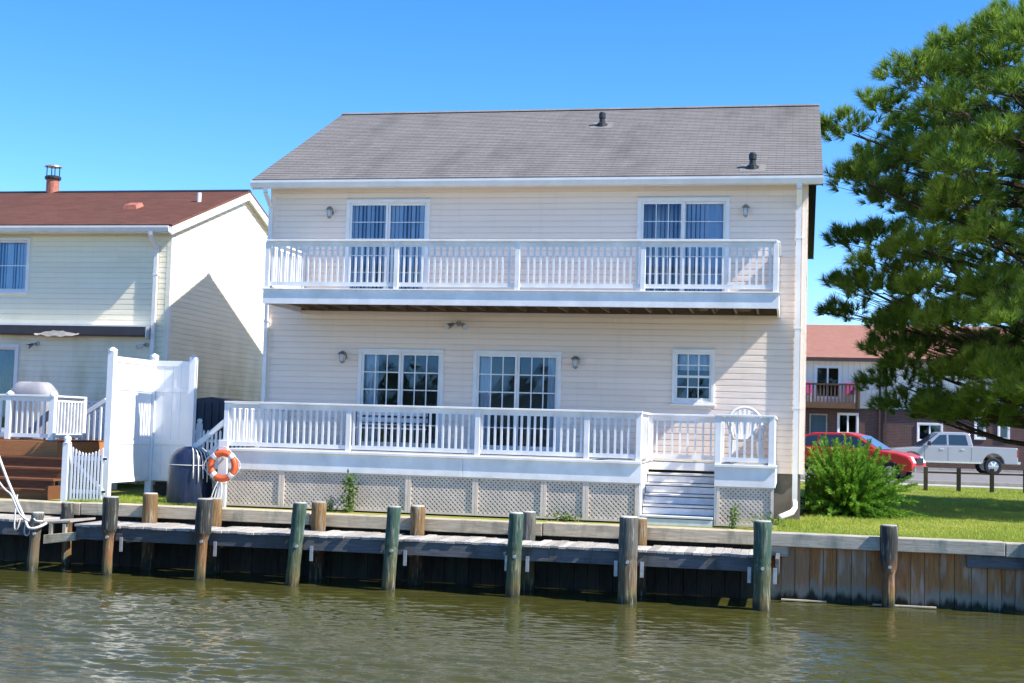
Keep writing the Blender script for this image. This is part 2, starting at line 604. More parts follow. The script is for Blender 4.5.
# ------------------------------------------------------------------ the setting: water, ground, road
GZ = 1.05
def canal():
    """rippled sheet: a fine grid where the canal can be seen close by, plain sheet beyond"""
    X0, X1, Y0, Y1, st = -15.5, 6.5, -13.8, -3.70, .029
    nx, ny = int((X1 - X0) / st), int((Y1 - Y0) / st)
    xs, ys = np.linspace(X0, X1, nx), np.linspace(Y0, Y1, ny)
    gx, gy = np.meshgrid(xs, ys)
    z = np.zeros_like(gx)
    g = np.random.default_rng(3)
    for i in range(64):
        lam = .09 * (5.0 ** g.random())
        th = math.pi / 2 + .12 + g.normal() * .27
        kx, ky = 2 * math.pi / lam * math.cos(th), 2 * math.pi / lam * math.sin(th)
        ph = g.random() * 6.28
        sl = .034 * (1.0 if lam < .5 else .75)
        w = np.sin(kx * gx + ky * gy + ph + .8 * np.sin(gx * .9 + i) + .6 * np.sin(gy * .7 + gx * .3 + i * 2))
        z += sl * lam / (2 * math.pi) * w
    gust = .78 + .45 * np.sin(gx * .55 + 1.1 * np.sin(gy * .35)) * np.sin(gy * .6 + gx * .12 + 1)
    shelter = .40 + 1.05 * np.clip((-5.4 - gy) / 5.0, 0, 1)
    edge = np.minimum(np.clip((gx - X0) / 1.5, 0, 1) * np.clip((X1 - gx) / 1.5, 0, 1), np.clip((gy - Y0) / 1.0, 0, 1))
    z *= gust * shelter * edge
    v = np.stack([gx, gy, z], -1).reshape(-1, 3)
    idx = np.arange(nx * ny).reshape(ny, nx)
    q = np.stack([idx[:-1, :-1], idx[:-1, 1:], idx[1:, 1:], idx[1:, :-1]], -1).reshape(-1, 4)
    B = 600.0
    ov = np.array([(-B, -B, 0), (B, -B, 0), (B, Y0, 0), (-B, Y0, 0), (-B, Y1, 0), (X0, Y1, 0), (X0, Y0, 0), (X1, Y0, 0), (B, Y1, 0), (X1, Y1, 0)])
    n0 = len(v)
    oq = np.array([(0, 1, 2, 3), (3, 6, 5, 4), (7, 2, 8, 9)]) + n0
    v = np.concatenate([v, ov])
    q = np.concatenate([q, oq]).astype(np.int32)
    me = bpy.data.meshes.new('canal_water')
    me.vertices.add(len(v)); me.vertices.foreach_set('co', v.astype(np.float32).ravel())
    me.loops.add(q.size); me.loops.foreach_set('vertex_index', q.ravel())
    me.polygons.add(len(q))
    me.polygons.foreach_set('loop_start', np.arange(0, q.size, 4, dtype=np.int32))
    me.polygons.foreach_set('loop_total', np.full(len(q), 4, dtype=np.int32))
    me.polygons.foreach_set('use_smooth', np.ones(len(q), dtype=bool))
    me.materials.append(MAT['water'])
    me.update(calc_edges=True)
    structure(place('canal_water', me, (0, 0, 0)))
canal()
structure(MB().add([(-600, -3.66, GZ), (600, -3.66, GZ), (600, 900, GZ), (-600, 900, GZ)], [(0, 1, 2, 3)]).build('ground', 'ground', fix=False))
structure(MB().box(-600, 600, -640, -44, -.5, 1.0).build('far_bank_ground', 'ground'))
structure(MB().add([(-80, 24.2, GZ + .03), (160, 24.2, GZ + .03), (160, 47.2, GZ + .03), (-80, 47.2, GZ + .03)], [(0, 1, 2, 3)]).build('parking_road', 'road', fix=False))
structure(MB().box(-80, 160, 24.0, 24.2, GZ, GZ + .14).box(-80, 160, 47.2, 47.4, GZ, GZ + .14).build('kerb', 'kerb'))
structure(MB().box(-80, 160, 22.2, 23.9, GZ - .1, GZ + .02).build('sidewalk', 'kerb'))

MAT['shade_plank'] = wood('shade_darkened_planks', (.022, .02, .017), (.06, .052, .042), 'z', .85, (.045, .05, .035))  # bulkhead planks in a darker colour that paints in the shade below the dock

# ------------------------------------------------------------------ bulkhead along the canal
sea = thing('bulkhead', 'timber seawall of upright reddish planks under a thick cap beam along the lawn', 'seawall', (0, -3.75, 0))
x = -14.2
while x < 8.0:
    w = RN.uniform(.20, .25)
    yj = RN.uniform(-.012, .012)
    m = MB()
    m.hexa([(x + .004, -3.80 + yj, -.6), (x + w - .004, -3.80 + yj, -.6), (x + w - .004, -3.74, -.6), (x + .004, -3.74, -.6),
            (x + .004, -3.80 + yj, .9), (x + w - .004, -3.80 + yj, .9), (x + w - .004, -3.74, .9), (x + .004, -3.74, .9)])
    m.build('plank', 'bulkhead' if x > -.85 else 'shade_plank', sea, fix=False)
    x += w
MB().box(-15, 9, -3.735, -3.66, -.6, 1.04).build('backing', 'joist', sea)
caps = [(-15, -12.45), (-12.44, -8.2), (-8.19, -4.2), (-4.19, -.72), (-.71, 3.0), (3.01, 8.5)]
for i, (a, b) in enumerate(caps):
    dz = (.0, .012, -.006, .006, .0, -.01)[i]
    MB().box(a, b, -3.97, -3.60, .86 + dz, 1.07 + dz).build('cap_beam', 'cap' if b < 0 else 'cap_grey', sea, bevel=.012)
box('waler', 'cap_grey', sea, -.72, -.25, -3.90, -3.805, .70, .855, .008)
box('waler', 'stringer', sea, 2.45, 5.2, -3.90, -3.815, .66, .855, .008)
box('toe_board', 'cap', sea, -.35, .35, -3.94, -3.88, .015, .04, .004)
box('toe_board', 'cap', sea, 1.05, 2.0, -3.94, -3.88, .012, .036, .004)

# ------------------------------------------------------------------ dock
BACK_PILES = [(-9.86, 'pile_brown', .13, 1.26), (-7.99, 'pile_brown', .125, 1.27), (-6.27, 'pile_brown', .125, 1.27), (-4.40, 'pile_grey', .12, 1.25), (-2.58, 'pile_brown', .115, 1.22)]
dock = thing('boat_dock', 'long weathered plank dock with a blue grey front beam over the canal', 'dock', (-6.2, -4.5, 0))
x = -11.93
while x < -.60:
    w = RN.uniform(.132, .146)
    yb = -3.985
    for px, _, r, _ in BACK_PILES:
        if x - r - .02 < px < x + w + r + .02:
            yb = -4.29
    f = -5.07 + RN.uniform(-.03, .02)
    z = .80 + RN.uniform(-.006, .006)
    MB().box(x, x + w - .007, f, yb, z - .038, z).build('plank', 'dock', dock, bevel=.004)
    x += w
FP = [  # front piles: x, bottom x offset, r_top, r_low, top z, material
    (-11.22, -.02, .135, .085, 1.28, 'pile_dark'), (-9.56, -.04, .135, .088, 1.31, 'pile_dark'),
    (-7.93, -.09, .112, .112, 1.31, 'pile_green'), (-6.36, -.06, .112, .105, 1.31, 'pile_green'),
    (-4.39, -.03, .115, .11, 1.29, 'pile_green'), (-2.64, .0, .150, .145, 1.30, 'pile_grey'),
    (-.63, .0, .138, .134, 1.32, 'pile_green')]
edges = [-11.93] + [p[0] for p in FP] + [-.58]
for a, b in zip(edges[:-1], edges[1:]):
    if b - a > .3:
        MB().box(a + .02, b - .02, -5.045 + RN.uniform(-.006, .006), -4.99, .55, .758).build('front_beam', 'stringer', dock, bevel=.006)
for p in FP:
    box('cross_beam', 'stringer', dock, p[0] + .19, p[0] + .25, -4.985, -3.83, .52, .757, .004)
    for s in (-1, 1):
        xx = p[0] + s * (p[3] + .055)
        MB().box(xx - .028, xx + .028, -5.062, -5.048, .38, .62).build('strap', 'steel', dock, bevel=.003)
box('rear_beam', 'stringer', dock, -11.9, -.6, -4.03, -3.99, .56, .757)

PL = ['dark topped thin piling beside the white picket gate on the dock', 'dark topped thin piling before the orange life ring on the dock',
      'green stained leaning piling at the dock edge straight before the leafy vine', 'green stained piling at the dock edge before the long deck bench',
      'green stained piling at the dock edge next to the short grey post', 'thick grey brown piling at the dock edge beside the white steps',
      'greenish brown piling at the corner where the dock meets the bare seawall']
def piling(x, y, dx, rt_, rl, zt, mat, label, zneck=.76, group=None, bolt=True):
    m = MB()
    pts = [(x + dx * 1.3, y, -.8), (x + dx, y, 0), (x + dx * .5, y, zneck - .12), (x + dx * .4, y, zneck + .02), (x, y, zt - .02), (x, y, zt)]
    rr = [rl * 1.02, rl, rl * .98, rt_ * .98, rt_, rt_ * .93]
    # finer rings with a slightly uneven girth
    P, Rr = [], []
    for i in range(len(pts) - 1):
        k = 4 if i < 4 else 1
        for j in range(k):
            t = j / k
            P.append(tuple(pts[i][q] * (1 - t) + pts[i + 1][q] * t for q in range(3)))
            Rr.append((rr[i] * (1 - t) + rr[i + 1] * t) * RN.uniform(.95, 1.04))
    P.append(pts[-1]); Rr.append(rr[-1])
    m.tube(P, Rr, 14)
    root = thing('piling', label, 'piling', (x, y, 0), group)
    m.build('shaft', mat, root, smooth=True)
    MB().tube([(x, y, zt), (x, y, zt + .012)], [rt_ * .92, rt_ * .85], 14).build('end_grain', 'pile_top', root)
    if bolt:
        MB().tube([(x + .01, y - rl * .9, .63), (x + .01, y - rl - .03, .63)], .026, 8).build('bolt', 'steel', root)
    return root
for p, l in zip(FP, PL):
    piling(p[0], -5.2, p[1], p[2], p[3], p[4], p[5], l)
BL = ['short brown post behind the dock planks next to the life ring stand', 'short brown post behind the dock planks nearest the leafy vine',
      'short brown post behind the dock planks under the second lattice batten', 'short grey post behind the dock planks before the narrow lattice panels',
      'short brown post behind the dock planks at the foot of the white steps']
for (px, mt, r, zt), l in zip(BACK_PILES, BL):
    piling(px, -4.12, 0, r, r, zt, mt, l, bolt=False)
piling(1.28, -3.99, 0, .135, .10, 1.26, 'pile_dark', 'two tone piling with rusty lower half bolted to the seawall below the shrub', zneck=.62)
MAT['pile_dark2'] = MAT['pile_green']
piling(3.44, -4.02, 0, .13, .12, 1.16, 'pile_green', 'green piling against the seawall at the tree end of the lawn')
piling(-12.53, -5.2, -.06, .105, .09, .97, 'pile_grey', 'short grey piling with white rope tied round it by the dock step')
piling(-12.62, -4.10, .03, .105, .085, 1.08, 'pile_dark', 'short piling under the picket gate behind the dock step', bolt=False)
piling(-11.05, -4.12, 0, .13, .12, 1.30, 'pile_brown', 'square headed post against the seawall behind the dark piling by the gate', bolt=False)

# neighbour's dock and the step between the docks
nd_ = thing('neighbour_dock', 'short plank dock with rope lying on it below the brown steps', 'dock', (-14.3, -4.5, 0))
x = -16.6
while x < -12.75:
    w = RN.uniform(.135, .146)
    f = -5.08 + RN.uniform(-.02, .02)
    MB().box(x, x + w - .007, f, -3.985, .79, .83).build('plank', 'dock', nd_, bevel=.004)
    x += w
box('front_beam', 'stringer', nd_, -16.6, -12.72, -5.06, -5.0, .57, .785, .006)
box('rear_beam', 'stringer', nd_, -16.6, -12.72, -4.03, -3.99, .57, .785, .006)
box('cross_beam', 'stringer', nd_, -14.5, -14.4, -4.99, -4.04, .57, .785)
st = thing('dock_step', 'small weathered wooden step bridging the two docks beside the roped piling', 'step', (-12.3, -5.0, .4))
MB().hexa([(-12.62, -5.05, .77), (-12.02, -5.05, .82), (-12.02, -4.2, .82), (-12.62, -4.2, .77), (-12.62, -5.05, .805), (-12.02, -5.05, .855), (-12.02, -4.2, .855), (-12.62, -4.2, .805)]).build('plank', 'dock', st, bevel=.004)
MB().hexa([(-12.46, -5.12, .45), (-11.90, -5.12, .53), (-11.90, -4.9, .53), (-12.46, -4.9, .45), (-12.46, -5.12, .60), (-11.90, -5.12, .67), (-11.90, -4.9, .67), (-12.46, -4.9, .60)]).build('lower_board', 'cap', st, bevel=.006)
for xx in (-12.38, -12.13):
    box('upright', 'cap_grey', st, xx - .03, xx + .03, -5.05, -4.98, .56, .79, .004)

def rope(name, pts, r, label, n=8):
    # smooth through points
    P = [Vector(p) for p in pts]
    out = []
    for i in range(len(P) - 1):
        a, b, c, d = P[max(i - 1, 0)], P[i], P[i + 1], P[min(i + 2, len(P) - 1)]
        for k in range(n):
            t = k / n
            out.append(.5 * ((2 * b) + (c - a) * t + (2 * a - 5 * b + 4 * c - d) * t * t + (3 * b - a - 3 * c + d) * t ** 3))
    out.append(P[-1])
    o = MB().tube(out, r, 6).build(name, 'rope', smooth=True)
    return tag(o, label, 'rope')
MAT['rope'] = simple('white_rope', (.66, .64, .60), .8, .2, 40, bmp=.3)
rope('mooring_rope', [(-14.0, -5.4, 3.5), (-13.44, -5.32, 2.32), (-13.05, -5.32, 1.5), (-12.72, -5.33, .92), (-12.63, -5.32, .74), (-12.52, -5.33, .72), (-12.42, -5.27, .76), (-12.40, -5.15, .80)], .023, 'tight white mooring line slanting down to the short roped piling')
rope('mooring_rope', [(-13.9, -5.34, 2.0), (-13.4, -5.33, 1.66), (-13.1, -5.33, 1.36), (-12.95, -5.34, 1.25), (-12.8, -5.34, .98), (-12.66, -5.33, .86), (-12.62, -5.2, .84)], .017, 'slack white rope sagging above the short neighbouring dock')
rope('mooring_rope', [(-12.99, -5.1, 1.25), (-13.0, -5.12, .95), (-13.0, -5.12, .72), (-12.97, -5.11, .66), (-12.93, -5.12, .72), (-12.9, -5.12, .85)], .013, 'loose white rope end hanging over the short dock beam')
rope('mooring_rope', [(-12.78, -5.12, .86), (-12.80, -5.14, .64), (-12.74, -5.15, .58), (-12.68, -5.16, .66), (-12.66, -5.17, .86), (-12.62, -5.22, .92), (-12.5, -5.32, .85), (-12.40, -5.26, .84)], .013, 'white rope loop hanging beside the short roped piling')

# ------------------------------------------------------------------ siding and wall helpers
def siding(wall, O, S, N, smin, smax, z0, z1, opens, mat, ch=.1165, top=None, seam=3.7):
    """lap boards on a wall: position O + s*S + z*Z, facing N; opens = (s0,s1,z0,z1); top(z)->(smin,smax)"""
    O, S, N = Vector(O), Vector(S), Vector(N)
    Z = Vector((0, 0, 1))
    z = z0
    row = 0
    while z < z1 - .02:
        zt = min(z + ch, z1)
        if top:
            a0, b0 = top(z)
            a1, b1 = top(zt)
            if b0 - a0 < .15:
                break
        else:
            a0, b0, a1, b1 = smin, smax, smin, smax
        cuts = sorted((o[0], o[1]) for o in opens if o[2] < zt - .02 and o[3] > z + .03)
        segs = []
        cur = a0
        for c0, c1 in cuts:
            if c0 - cur > .02:
                segs.append((cur, c0))
            cur = max(cur, c1)
        if b0 - cur > .02:
            segs.append((cur, b0))
        for s0, s1 in segs:
            parts = []
            p = s0
            off = (row * 1.37) % seam
            nxt = a0 + off if off > .4 else a0 + off + seam
            while nxt < s1 - .4:
                if nxt > p + .4:
                    parts.append((p, nxt))
                    p = nxt
                nxt += seam
            parts.append((p, s1))
            for i, (q0, q1) in enumerate(parts):
                t0 = a1 if abs(q0 - a0) < 1e-6 else q0
                t1 = b1 if abs(q1 - b0) < 1e-6 else q1
                e = 0.0015 if q1 < s1 else 0
                def P(s, n, zz):
                    return O + S * s + N * n + Z * zz
                nb = .0165 + RN.uniform(-.001, .001)
                zm = z + (zt - z) * .80
                r0, r1 = q0 + (t0 - q0) * .8, q1 + (t1 - q1) * .8
                m = MB().hexa([P(q0, 0, z), P(q1 - e, 0, z), P(q1 - e, nb, z), P(q0, nb, z),
                               P(r0, 0, zm), P(max(r0, r1 - e), 0, zm), P(max(r0, r1 - e), nb - .0015, zm), P(r0, nb - .0015, zm)])
                m.v += [tuple(P(t0, 0, zt)), tuple(P(max(t0, t1 - e), 0, zt)), tuple(P(max(t0, t1 - e), .0015, zt)), tuple(P(t0, .0015, zt))]
                m.f = [f for f in m.f if f != (4, 5, 6, 7)] + [(8, 9, 10, 11), (4, 5, 9, 8), (5, 6, 10, 9), (6, 7, 11, 10), (7, 4, 8, 11)]
                m.build('siding_board', mat, wall)
        z = zt
        row += 1

def wall_cells(m, x0, x1, z0, z1, opens, y0, y1):
    xs = sorted({x0, x1} | {v for o in opens for v in o[:2]})
    for a, b in zip(xs[:-1], xs[1:]):
        c = (a + b) / 2
        os_ = sorted((o[2], o[3]) for o in opens if o[0] < c < o[1])
        cur = z0
        for p, q in os_:
            if p - cur > 1e-3:
                m.box(a, b, y0, y1, cur, p)
            cur = q
        if z1 - cur > 1e-3:
            m.box(a, b, y0, y1, cur, z1)
    return m

def glazed(parent, name, x0, x1, z0, z1, y, colspec, rows, sashes=2, fwid=.075, label=None, mun=.022, sw=.045, recess=0.0):
    """framed glazing facing -y: frame > sash, muntin, pane ; returns the frame object"""
    yf = y - .05
    fr = MB()
    fr.box(x0, x1, yf, y + .06, z1 - fwid, z1).box(x0, x1, yf, y + .06, z0, z0 + fwid * .8)
    fr.box(x0, x0 + fwid, yf + .001, y + .06, z0 + fwid * .8, z1 - fwid).box(x1 - fwid, x1, yf + .001, y + .06, z0 + fwid * .8, z1 - fwid)
    F = fr.build(name, 'trim', parent, bevel=.006)
    ix0, ix1, iz0, iz1 = x0 + fwid, x1 - fwid, z0 + fwid * .8, z1 - fwid
    sx = (ix1 - ix0) / sashes
    for k in range(sashes):
        cols = colspec[k] if isinstance(colspec, tuple) else colspec
        a, b = ix0 + k * sx, ix0 + (k + 1) * sx
        yy = y - .02 + (.03 if k % 2 else 0)
        s = MB().box(a, b, yy, yy + .03, iz1 - sw, iz1).box(a, b, yy, yy + .03, iz0, iz0 + sw * 1.6)
        s.box(a, a + sw, yy, yy + .03, iz0 + sw * 1.6, iz1 - sw).box(b - sw, b, yy, yy + .03, iz0 + sw * 1.6, iz1 - sw)
        s.build('sash', 'trim', F, bevel=.003)
        gx0, gx1, gz0, gz1 = a + sw, b - sw, iz0 + sw * 1.6, iz1 - sw
        cw, rh = (gx1 - gx0) / cols, (gz1 - gz0) / rows
        for i in range(1, cols):
            box('muntin', 'trim', F, gx0 + i * cw - mun / 2, gx0 + i * cw + mun / 2, yy + .006, yy + .022, gz0, gz1)
        for j in range(1, rows):
            box('muntin', 'trim', F, gx0, gx1, yy + .008, yy + .020, gz0 + j * rh - mun / 2, gz0 + j * rh + mun / 2)
        for i in range(cols):
            for j in range(rows):
                p0, p1 = gx0 + i * cw + mun / 2, gx0 + (i + 1) * cw - mun / 2
                q0, q1 = gz0 + j * rh + mun / 2, gz0 + (j + 1) * rh - mun / 2
                t = RN.uniform(-.0012, .0012)
                MB().hexa([(p0, yy + .012 + t, q0), (p1, yy + .012 - t, q0), (p1, yy + .016 - t, q0), (p0, yy + .016 + t, q0),
                           (p0, yy + .012 - t, q1), (p1, yy + .012 + t, q1), (p1, yy + .016 + t, q1), (p0, yy + .016 - t, q1)]).build('pane', 'glass', F, fix=False)
    return F

def curtain(F, x0, x1, z0, z1, y, name='curtain', mat='curtain', pitch_=.11, amp=.03):
    n = max(6, int((x1 - x0) / .014))
    vs, fs = [], []
    for i in range(n + 1):
        xx = x0 + (x1 - x0) * i / n
        yy = y + amp * math.sin(2 * math.pi * xx / pitch_) + .012 * math.sin(xx * 31)
        vs += [(xx, yy, z0), (xx, yy, z1)]
        if i:
            fs.append((2 * i - 2, 2 * i, 2 * i + 1, 2 * i - 1))
    return MB().add(vs, fs).build(name, mat, F, smooth=True, fix=False)

def blinds(F, x0, x1, z0, z1, y, ang, mat='blind', step=.085):
    m = MB()
    xx = x0
    while xx < x1:
        a = ang + RN.uniform(-.4, .4)
        m.bar((xx, y, z0 + .01), (xx, y, z1), .088, .002, (math.sin(a), math.cos(a), 0))
        xx += step
    return m.build('vertical_blind', mat, F)

def shingle_roof(name, parent, mat, x0, x1, ye, ze, yr, zr, thick=.05, course=.14):
    """one pitched plane from eave (ye,ze) to ridge (yr,zr), stepped in shingle courses"""
    L = math.hypot(yr - ye, zr - ze)
    n = int(L / course)
    dy, dz = (yr - ye) / n, (zr - ze) / n
    ny, nz = -(zr - ze) / L * (1 if yr > ye else -1), abs(yr - ye) / L
    m = MB()
    for i in range(n):
        a, b = (ye + dy * i, ze + dz * i), (ye + dy * (i + 1), ze + dz * (i + 1))
        t0, t1 = thick + .009, thick + .001
        m.hexa([(x0, a[0], a[1]), (x1, a[0], a[1]), (x1, b[0], b[1]), (x0, b[0], b[1]),
                (x0, a[0] + ny * t0, a[1] + nz * t0), (x1, a[0] + ny * t0, a[1] + nz * t0),
                (x1, b[0] + ny * t1, b[1] + nz * t1), (x0, b[0] + ny * t1, b[1] + nz * t1)])
    return m.build(name, mat, parent)

# ------------------------------------------------------------------ main house
W = 10.7
house = thing('canal_house', 'two storey beige sided house with grey shingle roof facing the canal', 'house', (-W / 2, 5.0, GZ))
D = 10.1
EZ = 7.60                # wall top
RY, RZ = 5.05, 10.02     # ridge
doors = [(-9.08, -7.34, 5.17, 7.11), (-3.20, -1.44, 5.17, 7.11), (-8.72, -6.96, 2.13, 4.11), (-6.36, -4.61, 2.13, 4.11)]
win = (-2.47, -1.67, 3.16, 4.20)
opens = doors + [win]
wall = wall_cells(MB(), -W, 0, 1.9, EZ, opens, .004, .16).build('front_wall', 'siding', house)
siding(wall, (0, 0, 0), (1, 0, 0), (0, -1, 0), -W + .09, -.09, 1.9, EZ, opens, 'siding')
for xx in (-W, -.09):
    MB().box(xx, xx + .09, -.02, .0, 1.9, EZ).build('corner_post', 'siding', wall, bevel=.004)
slope_f = (RZ - EZ) / RY
def gable(z):
    d = max(0, (z - EZ)) / slope_f
    return (d, D - d) if z > EZ else (0, D)
for side, nx in ((-W, -1), (0, 1)):
    m = MB()
    pl = [(0.16, 1.9), (D, 1.9), (D, EZ), (D / 2, RZ - .05), (0.16, EZ + .05)]
    m.prism(pl, side - nx * .15, side - nx * .004, 'x')
    gw = m.build('side_wall', 'siding', house)
    siding(gw, (side, 0, 0), (0, 1, 0), (nx, 0, 0), 0, D, 1.9, RZ - .1, [], 'siding', top=gable, seam=5.0)
    MB().box(side - .02 if nx < 0 else side, side if nx < 0 else side + .02, 0, .09, 1.9, EZ).build('corner_post', 'siding', gw, bevel=.004)
box('rear_wall', 'siding', house, -W + .15, -.15, D - .15, D, 1.9, EZ)
box('foundation', 'concrete', house, -W + .05, -.05, .05, D - .05, GZ - .2, 1.899)
box('floor_slab', 'interior', house, -W + .15, -.15, .161, D - .15, 4.55, 4.95)
box('floor_slab', 'interior', house, -W + .15, -.15, .161, D - .15, 1.9, 2.10)
box('partition', 'interior', house, -W + .15, -.15, 3.6, 3.7, 2.11, 7.3)
box('ceiling_slab', 'interior', house, -W + .15, -.15, .161, D - .15, 7.2, 7.3)
box('frieze_board', 'trim', house, -W, 0, -.03, -.001, EZ - .11, EZ - .001, .004)

# roof with eaves, gutter
OV = .28
ze = RZ - (RY + .36) * slope_f
roof = shingle_roof('roof', house, 'roof_grey', -W - OV, OV, -.36, ze, RY, RZ)
shingle_roof('rear_slope', roof, 'roof_grey', -W - OV, OV, D + .36, ze, RY - .0, RZ)
MB().prism([(RY - .14, RZ + .02), (RY, RZ + .085), (RY + .14, RZ + .02), (RY, RZ + .03)], -W - OV, OV, 'x').build('ridge_cap', 'roof_grey', roof)
MB().prism([(-.34, ze - .06), (0, ze - .06), (0, ze - .05), (-.34, ze - .05)], -W - OV + .02, OV - .02, 'x').build('soffit', 'trim', house)
MB().box(-W - OV + .02, OV - .02, -.37, -.341, ze - .14, ze - .002).build('fascia', 'trim', house)
for sx, nm in ((-W - OV, -1), (OV, 1)):
    for (ya, yb_) in ((-.36, RY), (D + .36, RY)):
        xa, xb = (sx, sx + .02) if nm < 0 else (sx - .02, sx)
        MB().hexa([(xa, ya, ze - .17), (xb, ya, ze - .17), (xb, yb_, RZ - .17), (xa, yb_, RZ - .17), (xa, ya, ze - .002), (xb, ya, ze - .002), (xb, yb_, RZ - .002), (xa, yb_, RZ - .002)]).build('rake_board', 'dark' if nm > 0 else 'trim', house)
        xi, xo = (sx + .021, -W - .02) if nm < 0 else (.02, sx - .021)
        MB().hexa([(xi, ya, ze - .16), (xo, ya, ze - .16), (xo, yb_, RZ - .16), (xi, yb_, RZ - .16), (xi, ya, ze - .14), (xo, ya, ze - .14), (xo, yb_, RZ - .14), (xi, yb_, RZ - .14)]).build('rake_soffit', 'dark' if nm > 0 else 'trim', house)
# K-style gutter
gp = [(-.372, ze - .13), (-.372, ze + .0), (-.385, ze + .0), (-.385, ze - .11), (-.44, ze - .11), (-.475, ze - .03), (-.475, ze + .005), (-.495, ze + .005), (-.495, ze - .04), (-.455, ze - .13)]
MB().prism(gp, -W - OV, OV, 'x').build('gutter', 'trim', house)
def downspout(parent, x, y, zt, zb, kick, mat='trim', w=.07):
    m = MB()
    pts = [(x, y - .34, zt), (x, y - .33, zt - .10), (x, y, zt - .36), (x, y, zb + .28), kick[0], kick[1]]
    m.bar(pts[0], pts[1], w, w * .8, (0, 1, 0))
    m.bar(pts[1], pts[2], w, w * .8, (0, 1, 0))
    m.bar(pts[2], pts[3], w, w * .8, (0, 1, 0))
    o = m.build('downspout', mat, parent)
    t = MB().tube([(x, y, zb + .30), (x, y - .02, zb + .16), kick[0], kick[1]], [.05, .056, .056, .058], 10).build('spout_foot', mat, o, smooth=True)
    for z in (zt - 1.0, zt - 2.7, zt - 4.2):
        MB().box(x - w * .75, x + w * .75, y - w * .45, y + .05, z, z + .03).build('bracket', mat, o)
    return o
downspout(house, -.15, -.075, ze - .12, 1.12, ((-.20, -.22, 1.20), (-.42, -.60, 1.12)), w=.095)
downspout(house, -W + .02, -.075, ze - .12, 1.12, ((-W, -.25, 1.16), (-W, -.5, 1.10)))
# roof vents
def roof_z(y):
    return RZ - (RY - y) * slope_f + .055
for vx, vy in ((-4.43, 3.5), (-1.03, .05)):
    z = roof_z(vy)
    v = MB().lathe([(.13, -.06), (.12, .04), (.065, .08), (.06, .16), (.075, .17), (.075, .27), (.05, .30)], (vx, vy, z), 14).build('vent_pipe', 'dark', roof, smooth=False)
    MB().hexa([(vx - .24, vy - .24, roof_z(vy - .24) - .02), (vx + .24, vy - .24, roof_z(vy - .24) - .02), (vx + .24, vy + .24, roof_z(vy + .24) - .02), (vx - .24, vy + .24, roof_z(vy + .24) - .02),
               (vx - .24, vy - .24, roof_z(vy - .24) + .012), (vx + .24, vy - .24, roof_z(vy - .24) + .012), (vx + .24, vy + .24, roof_z(vy + .24) + .012), (vx - .24, vy + .24, roof_z(vy + .24) + .012)]).build('vent_flashing', 'roof_grey', roof)

# sliding doors and window
F = glazed(house, 'sliding_door', *doors[0], 0, (1, 1), 5, mun=.014)
F['label'] = 'upper sliding door with pale vertical blinds drawn across both leaves'
blinds(F, -8.98, -7.44, 5.22, 7.06, .08, .5)
F = glazed(house, 'sliding_door', *doors[1], 0, (3, 1), 5, mun=.014)
F['label'] = 'upper sliding door with a dark screened leaf and half drawn blinds'
blinds(F, -3.1, -2.34, 5.22, 7.06, .5, .6)
blinds(F, -2.3, -1.86, 5.22, 7.06, .08, .72)
curtain(F, -1.86, -1.54, 5.22, 7.06, .10, pitch_=.2, amp=.008)
box('insect_screen_frame', 'trim', F, -2.335, -2.29, -.055, -.03, 5.24, 7.03)
F = glazed(house, 'sliding_door', *doors[2], 0, 3, 5)
F['label'] = 'lower sliding door with gridded panes mirroring dark trees'
curtain(F, -8.62, -8.35, 2.2, 4.04, .16, pitch_=.09, amp=.02)
F = glazed(house, 'sliding_door', *doors[3], 0, 3, 5)
F['label'] = 'lower sliding door with gridded panes and tied back curtain sides'
curtain(F, -6.27, -6.05, 2.2, 4.04, .16, pitch_=.09, amp=.02)
curtain(F, -4.9, -4.7, 2.2, 4.04, .16, pitch_=.09, amp=.02)
# double hung window
F = glazed(house, 'window', *win, 0, 3, 4, sashes=1, fwid=.06, sw=.04)
box('meeting_rail', 'trim', F, win[0] + .06, win[1] - .06, -.028, .02, 3.655, 3.70)
box('sill', 'trim', F, win[0] - .03, win[1] + .03, -.075, -.02, win[2] - .04, win[2] - .001, .006)
curtain(F, win[0] + .1, win[1] - .1, 3.80, 4.12, .14, 'valance', pitch_=.07, amp=.02)

# balcony
BX0, BX1, BY = -10.0, -.475, -2.0
bal = MB().box(BX0, BX1, BY, BY + .038, 4.81, 5.075).box(BX0, BX0 + .038, BY + .038, -.02, 4.81, 5.075).box(BX1 - .038, BX1, BY + .038, -.02, 4.81, 5.075).build('balcony', 'white', house, bevel=.004)
bal['label'] = 'long white balcony with dark joists below across the upper floor'
MB().box(BX0 - .03, BX1 + .03, BY - .03, BY + .10, 5.076, 5.10).build('edge_trim', 'white', bal, bevel=.004)
y = BY + .105
while y < -.1:
    box('floor_board', 'floor_board', bal, BX0 + .01, BX1 - .01, y, y + .134, 5.076, 5.10)
    y += .14
x = BX0 + .2
while x < BX1 - .07:
    box('joist', 'joist', bal, x, x + .04, BY + .039, -.05, 4.875, 5.072)
    x += .405
box('ledger', 'joist', bal, BX0 + .05, BX1 - .05, -.05, -.021, 4.86, 5.072)
box('ledger_flashing', 'siding', bal, -9.8, -.5, -.045, -.018, 4.76, 4.85)

